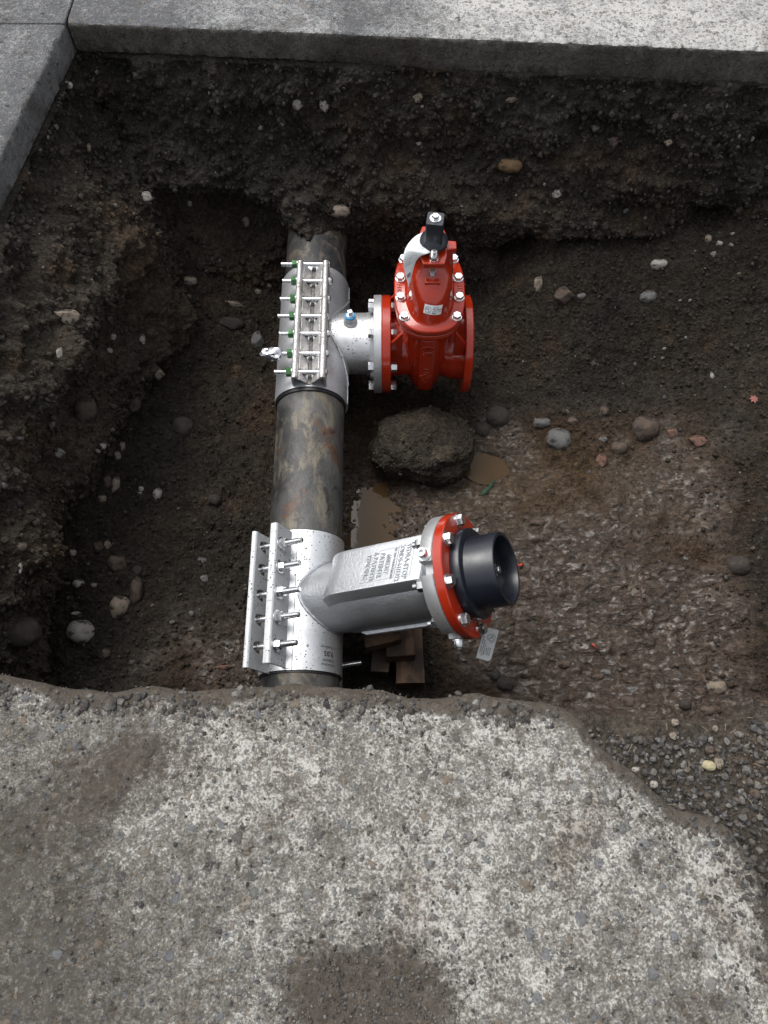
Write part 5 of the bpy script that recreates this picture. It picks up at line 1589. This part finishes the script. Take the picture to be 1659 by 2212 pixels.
# stones on the gravel bank and along the near slab's rim
for px_, py_, w_, h_, col_, sh, lab in ((1530, 1654, 28, 22, 'yellow', 'round', 'translucent yellow pebble on the gravel beside the near slab'), (1630, 1714, 24, 22, 'brown', 'round', 'brown round pebble on the gravel near the right edge'),
        (1412, 1694, 17, 17, 'pale', 'round', 'white round pebble stuck out of the broken rim of the near slab'), (1372, 1662, 17, 12, 'pale', 'round', 'oval pale pebble set in the near slab rim'), (1456, 1561, 20, 18, 'tan', 'sharp', 'tan stone at the top of the gravel bank'),
        (1452, 1590, 17, 21, 'tan', 'sharp', 'upright tan stone in the gravel bank'), (1420, 1598, 15, 14, 'grey', 'sharp', 'grey chip in the gravel bank by the dirt lip'), (1410, 1640, 13, 12, 'grey', 'round', 'small grey pebble on the dark dirt strip'), (1545, 1573, 14, 18, 'tan', 'sharp', 'tan pebble at the lip of the gravel bank'),
        (1530, 1620, 24, 20, 'brown', 'sharp', 'flat brown stone above the yellow pebble'), (1550, 1648, 22, 30, 'tan', 'sharp', 'leaning tan stone right of the yellow pebble')):
    z0 = -0.012 if px_ < 1440 and py_ > 1650 else -0.03
    p_ = at_z(px_, py_, z0)
    dp = (p_ - CAM).length / ray(px_, py_).length
    rx, ry = w_ / 1534 * dp / 2, h_ / 1534 * dp / 2
    o = bpy.data.objects.new('stone', colored(STM[(sh, k_ % 5)], M_ST[col_])); COL.objects.link(o)
    o.location = p_ + Vector((0, 0, min(rx, ry) * 0.25)); o.scale = (rx, ry, min(rx, ry) * 0.8); o.rotation_euler = (0, 0, R(random.uniform(-15, 15)))
    props(o, lab, 'stone', 'stones at the rim of the pit'); k_ += 1

# ---- loose crumbs and gravel, past counting
def scatter(name, V, N, T, n, smin, smax, colfn, mat, wfn=None, seed=1, sink=0.25, power=2.2):
    r2 = np.random.default_rng(seed)
    w_ = wfn(V) if wfn else np.ones(len(V))
    w_ = w_ / w_.sum()
    idx = r2.choice(len(V), n, p=w_)
    base = V[idx] + r2.normal(size=(n, 3)) * 0.002
    nn_ = N[idx]
    s_ = smin + (smax - smin) * r2.random(n) ** power
    nv_ = len(IV1)
    A = r2.normal(size=(n, 3)); A /= np.linalg.norm(A, axis=1, keepdims=True)
    Bv = np.cross(A, r2.normal(size=(n, 3))); Bv /= np.linalg.norm(Bv, axis=1, keepdims=True)
    Cv = np.cross(A, Bv)
    sc = s_[:, None] * (0.55 + 0.6 * r2.random((n, 3)))
    jit = 1 + 0.22 * (r2.random((n, nv_, 1)) - 0.5) * 2
    L = IV1[None] * jit * sc[:, None, :]
    Wd = L[:, :, 0:1] * A[:, None] + L[:, :, 1:2] * Bv[:, None] + L[:, :, 2:3] * Cv[:, None]
    Wd += (base + nn_ * (s_ * (0.5 - sink))[:, None])[:, None]
    q = (IF1[None] + (np.arange(n) * nv_)[:, None, None]).reshape(-1, 3)
    c_ = colfn(r2, n, T[idx] if T is not None else None)
    c_ = np.repeat(c_, nv_, axis=0)
    me = raw_mesh(name, Wd.reshape(-1, 3), q, mat, {'tint': c_}, smooth=False)
    o = bpy.data.objects.new(name, me); COL.objects.link(o); o['kind'] = 'stuff'
    return o
M_CRUMB = crumb_mat('soil_crumbs'); M_GRAV = crumb_mat('mixed_gravel', 0.7, 0.35)
def c_soil(r2, n, T): return T * (0.8 + 0.4 * r2.random((n, 1)))
PAL = np.array([[.22, .2, .18], [.15, .14, .135], [.3, .27, .23], [.12, .09, .07], [.2, .15, .11], [.09, .085, .08], [.35, .33, .3]])
def c_grav(r2, n, T): return (PAL[r2.integers(0, len(PAL), n)] * 0.36 + 0.035) * (0.5 + 0.7 * r2.random((n, 1)))
def c_gravd(r2, n, T): return PAL[r2.integers(0, len(PAL), n)] * (0.25 + 0.5 * r2.random((n, 1)))
scatter('soil_crumbs', FV, FN, FT, 15000, 0.002, 0.010, c_soil, M_CRUMB, lambda V: np.where((V[:, 1] > 0.2), 1, 0.0) * (0.06 + 1 - np.clip(ss(0.1, 0.3, V[:, 0]) * ss(1.5, 1.2, V[:, 1]) * ss(1.2, 0.9, V[:, 0]), 0, 1)), 11)
scatter('soil_crumbs', WV, WN, wt, 18000, 0.0025, 0.012, c_soil, M_CRUMB, lambda V: np.where((V[:, 2] < -0.1) & ((V[:, 0] < -0.9) | (V[:, 1] > 1.9)) & (V[:, 1] > 0.2), 1.0, 0.0), 12)
bc = np.array([c_b[0], c_b[1], c_b[2]]) if False else np.array(bo.location)
scatter('soil_crumbs', B[B[:, 2] > -0.02] + bc, (B / np.linalg.norm(B, axis=1, keepdims=True))[B[:, 2] > -0.02], tint[B[:, 2] > -0.02], 260, 0.002, 0.008, c_soil, M_CRUMB, None, 17)
scatter('gravel', FV, FN, None, 900, 0.003, 0.011, c_gravd, M_GRAV, lambda V: np.where(V[:, 1] > 0.2, 1.0, 0) * (0.2 + 0.8 * ss(0.75, 1.0, V[:, 0]) + 0.5 * gs(V[:, 0], V[:, 1], 0.85, 1.25, 0.35, 0.2) + 0.5 * gs(V[:, 0], V[:, 1], -0.55, 0.75, 0.25, 0.35)), 13, 0.35)
scatter('gravel', WV, WN, None, 800, 0.003, 0.012, c_gravd, M_GRAV, lambda V: np.where((V[:, 2] < -0.1) & ((V[:, 0] < -0.9) | (V[:, 1] > 1.9)) & (V[:, 1] > 0.2), 1.0, 0.0), 14, 0.35)
bm_ = BK & (BP[:, 0] < 1.1) & (BP[:, 1] > -0.5)
BV2 = BP[bm_]; BN = np.tile(np.array([[0, 0, 1.0]]), (len(BV2), 1))
sdb, _, _ = poly_sd(BV2[:, 0], BV2[:, 1], BPOLY)
kk = sdb > 0.035
scatter('gravel', BV2[kk], BN[kk], None, 13000, 0.0018, 0.0095, c_grav, M_GRAV, None, 15, 0.3, 2.6)

SM = SK & (SP[:, 0] > -0.95) & (SP[:, 0] < 0.8) & (SP[:, 1] > -0.42)
SV = SP[SM]; SN = np.tile(np.array([[0, 0, 1.0]]), (len(SV), 1))
SDV, _, _ = poly_sd(SV[:, 0], SV[:, 1], SPOLY)
def wgrit(V): return 0.12 + 1.2 * np.exp(-((SDV - 0.05) / 0.05) ** 2) * (fbm(V, 0.15, 3, 950) > -0.1) + 3.0 * gs(V[:, 0], V[:, 1], -0.02, -0.27, 0.15, 0.08)
scatter('grit', SV, SN, None, 5200, 0.0009, 0.0048, c_grav, M_GRAV, wgrit, 16, 0.3, 3.0)

rimw = lambda V: np.exp(-((SDV - 0.03) / 0.02) ** 2) * (fbm(V, 0.1, 3, 960) > 0.0)
scatter('gravel', SV, SN, None, 420, 0.003, 0.011, c_grav, M_GRAV, rimw, 18, 0.62, 1.6)

# ---- scraps
def scrap(name, pts_px, z, mat, label, cat, lift=0.004):
    ps = [at_z(a, b, z) + Vector((0, 0, lift + 0.003 * math.sin(i * 2.1))) for i, (a, b) in enumerate(pts_px)]
    mb = MB(); n = len(ps)
    c = sum(ps, Vector()) / n + Vector((0, 0, 0.003))
    mb.add(ps + [c], [(i, (i + 1) % n, n) for i in range(n)])
    o = part(name, mb, mat, ang=15); md = o.modifiers.new('solid', 'SOLIDIFY'); md.thickness = 0.0008
    props(o, label, cat); return o
M_ORANGE = simple('orange_paper', (0.3, 0.035, 0.018), 0.7); M_PINK = simple('pink_petals', (0.26, 0.10, 0.085), 0.8); M_LEAF = simple('green_leaf', (0.03, 0.06, 0.035), 0.6)
def gz(px_, py_): return ground(px_, py_)[0].z
z_ = gz(1125, 1220); scrap('paper_scrap', [(1117, 1222), (1126, 1217), (1132, 1218), (1129, 1224), (1121, 1225)], z_ + 0.004, M_ORANGE, 'orange paper scrap on the mud right of the black plug', 'paper scrap')
z_ = gz(1283, 1396); scrap('paper_scrap', [(1276, 1391), (1281, 1391), (1291, 1402), (1288, 1404)], z_ + 0.004, M_ORANGE, 'thin red paper scrap on the mud near the near slab', 'paper scrap')
z_ = gz(1060, 1040); scrap('leaf', [(1066, 1035), (1068, 1040), (1066, 1052), (1054, 1066), (1040, 1072), (1034, 1070), (1044, 1058), (1058, 1048)], z_ + 0.014, M_LEAF, 'narrow green leaf lying by the ochre puddle', 'leaf')
z_ = gz(1626, 865); pf = thing('petal_cluster', at_z(1626, 865, z_), 'faded pink flower head on the dirt at the right edge', 'flower')
for k in range(7):
    a_ = 2 * math.pi * k / 7 + 0.3; c_ = wloc(pf) + Vector((0, 0, 0.008)); d_ = Vector((math.cos(a_), math.sin(a_), 0)); s_ = Vector((-d_.y, d_.x, 0))
    mb = MB(); mb.add([c_, c_ + d_ * 0.010 + s_ * 0.004 + Vector((0, 0, .003)), c_ + d_ * 0.018, c_ + d_ * 0.010 - s_ * 0.004 + Vector((0, 0, .003))], [(0, 1, 2, 3)])
    part('petal', mb, M_PINK, pf)
M_STRAW = simple('dry_straw', (0.2, 0.165, 0.115), 0.8)
mb = MB()
for k in range(45):
    p_ = Vector((random.uniform(0.42, 0.76), random.uniform(-0.12, 0.2), -0.018))
    sd_ = poly_sd(np.array([p_.x]), np.array([p_.y]), BPOLY)[0][0]
    if sd_ < 0.01: continue
    a_ = random.uniform(0, math.pi); l_ = random.uniform(0.006, 0.018)
    dv = Vector((math.cos(a_), math.sin(a_), random.uniform(-0.1, 0.25))) * l_
    mb.tube([p_, p_ + dv * 0.5 + Vector((0, 0, 0.002)), p_ + dv], 0.0006, 5)
for k in range(0):
    p_ = at_z(1593, 1575, -0.02); a_ = R(-100 + 8 * k)
    mb.tube([p_, p_ + Vector((math.cos(a_), math.sin(a_), 0.3)) * 0.02], 0.0009, 5)
o = part('straw', mb, M_STRAW); o['kind'] = 'stuff'
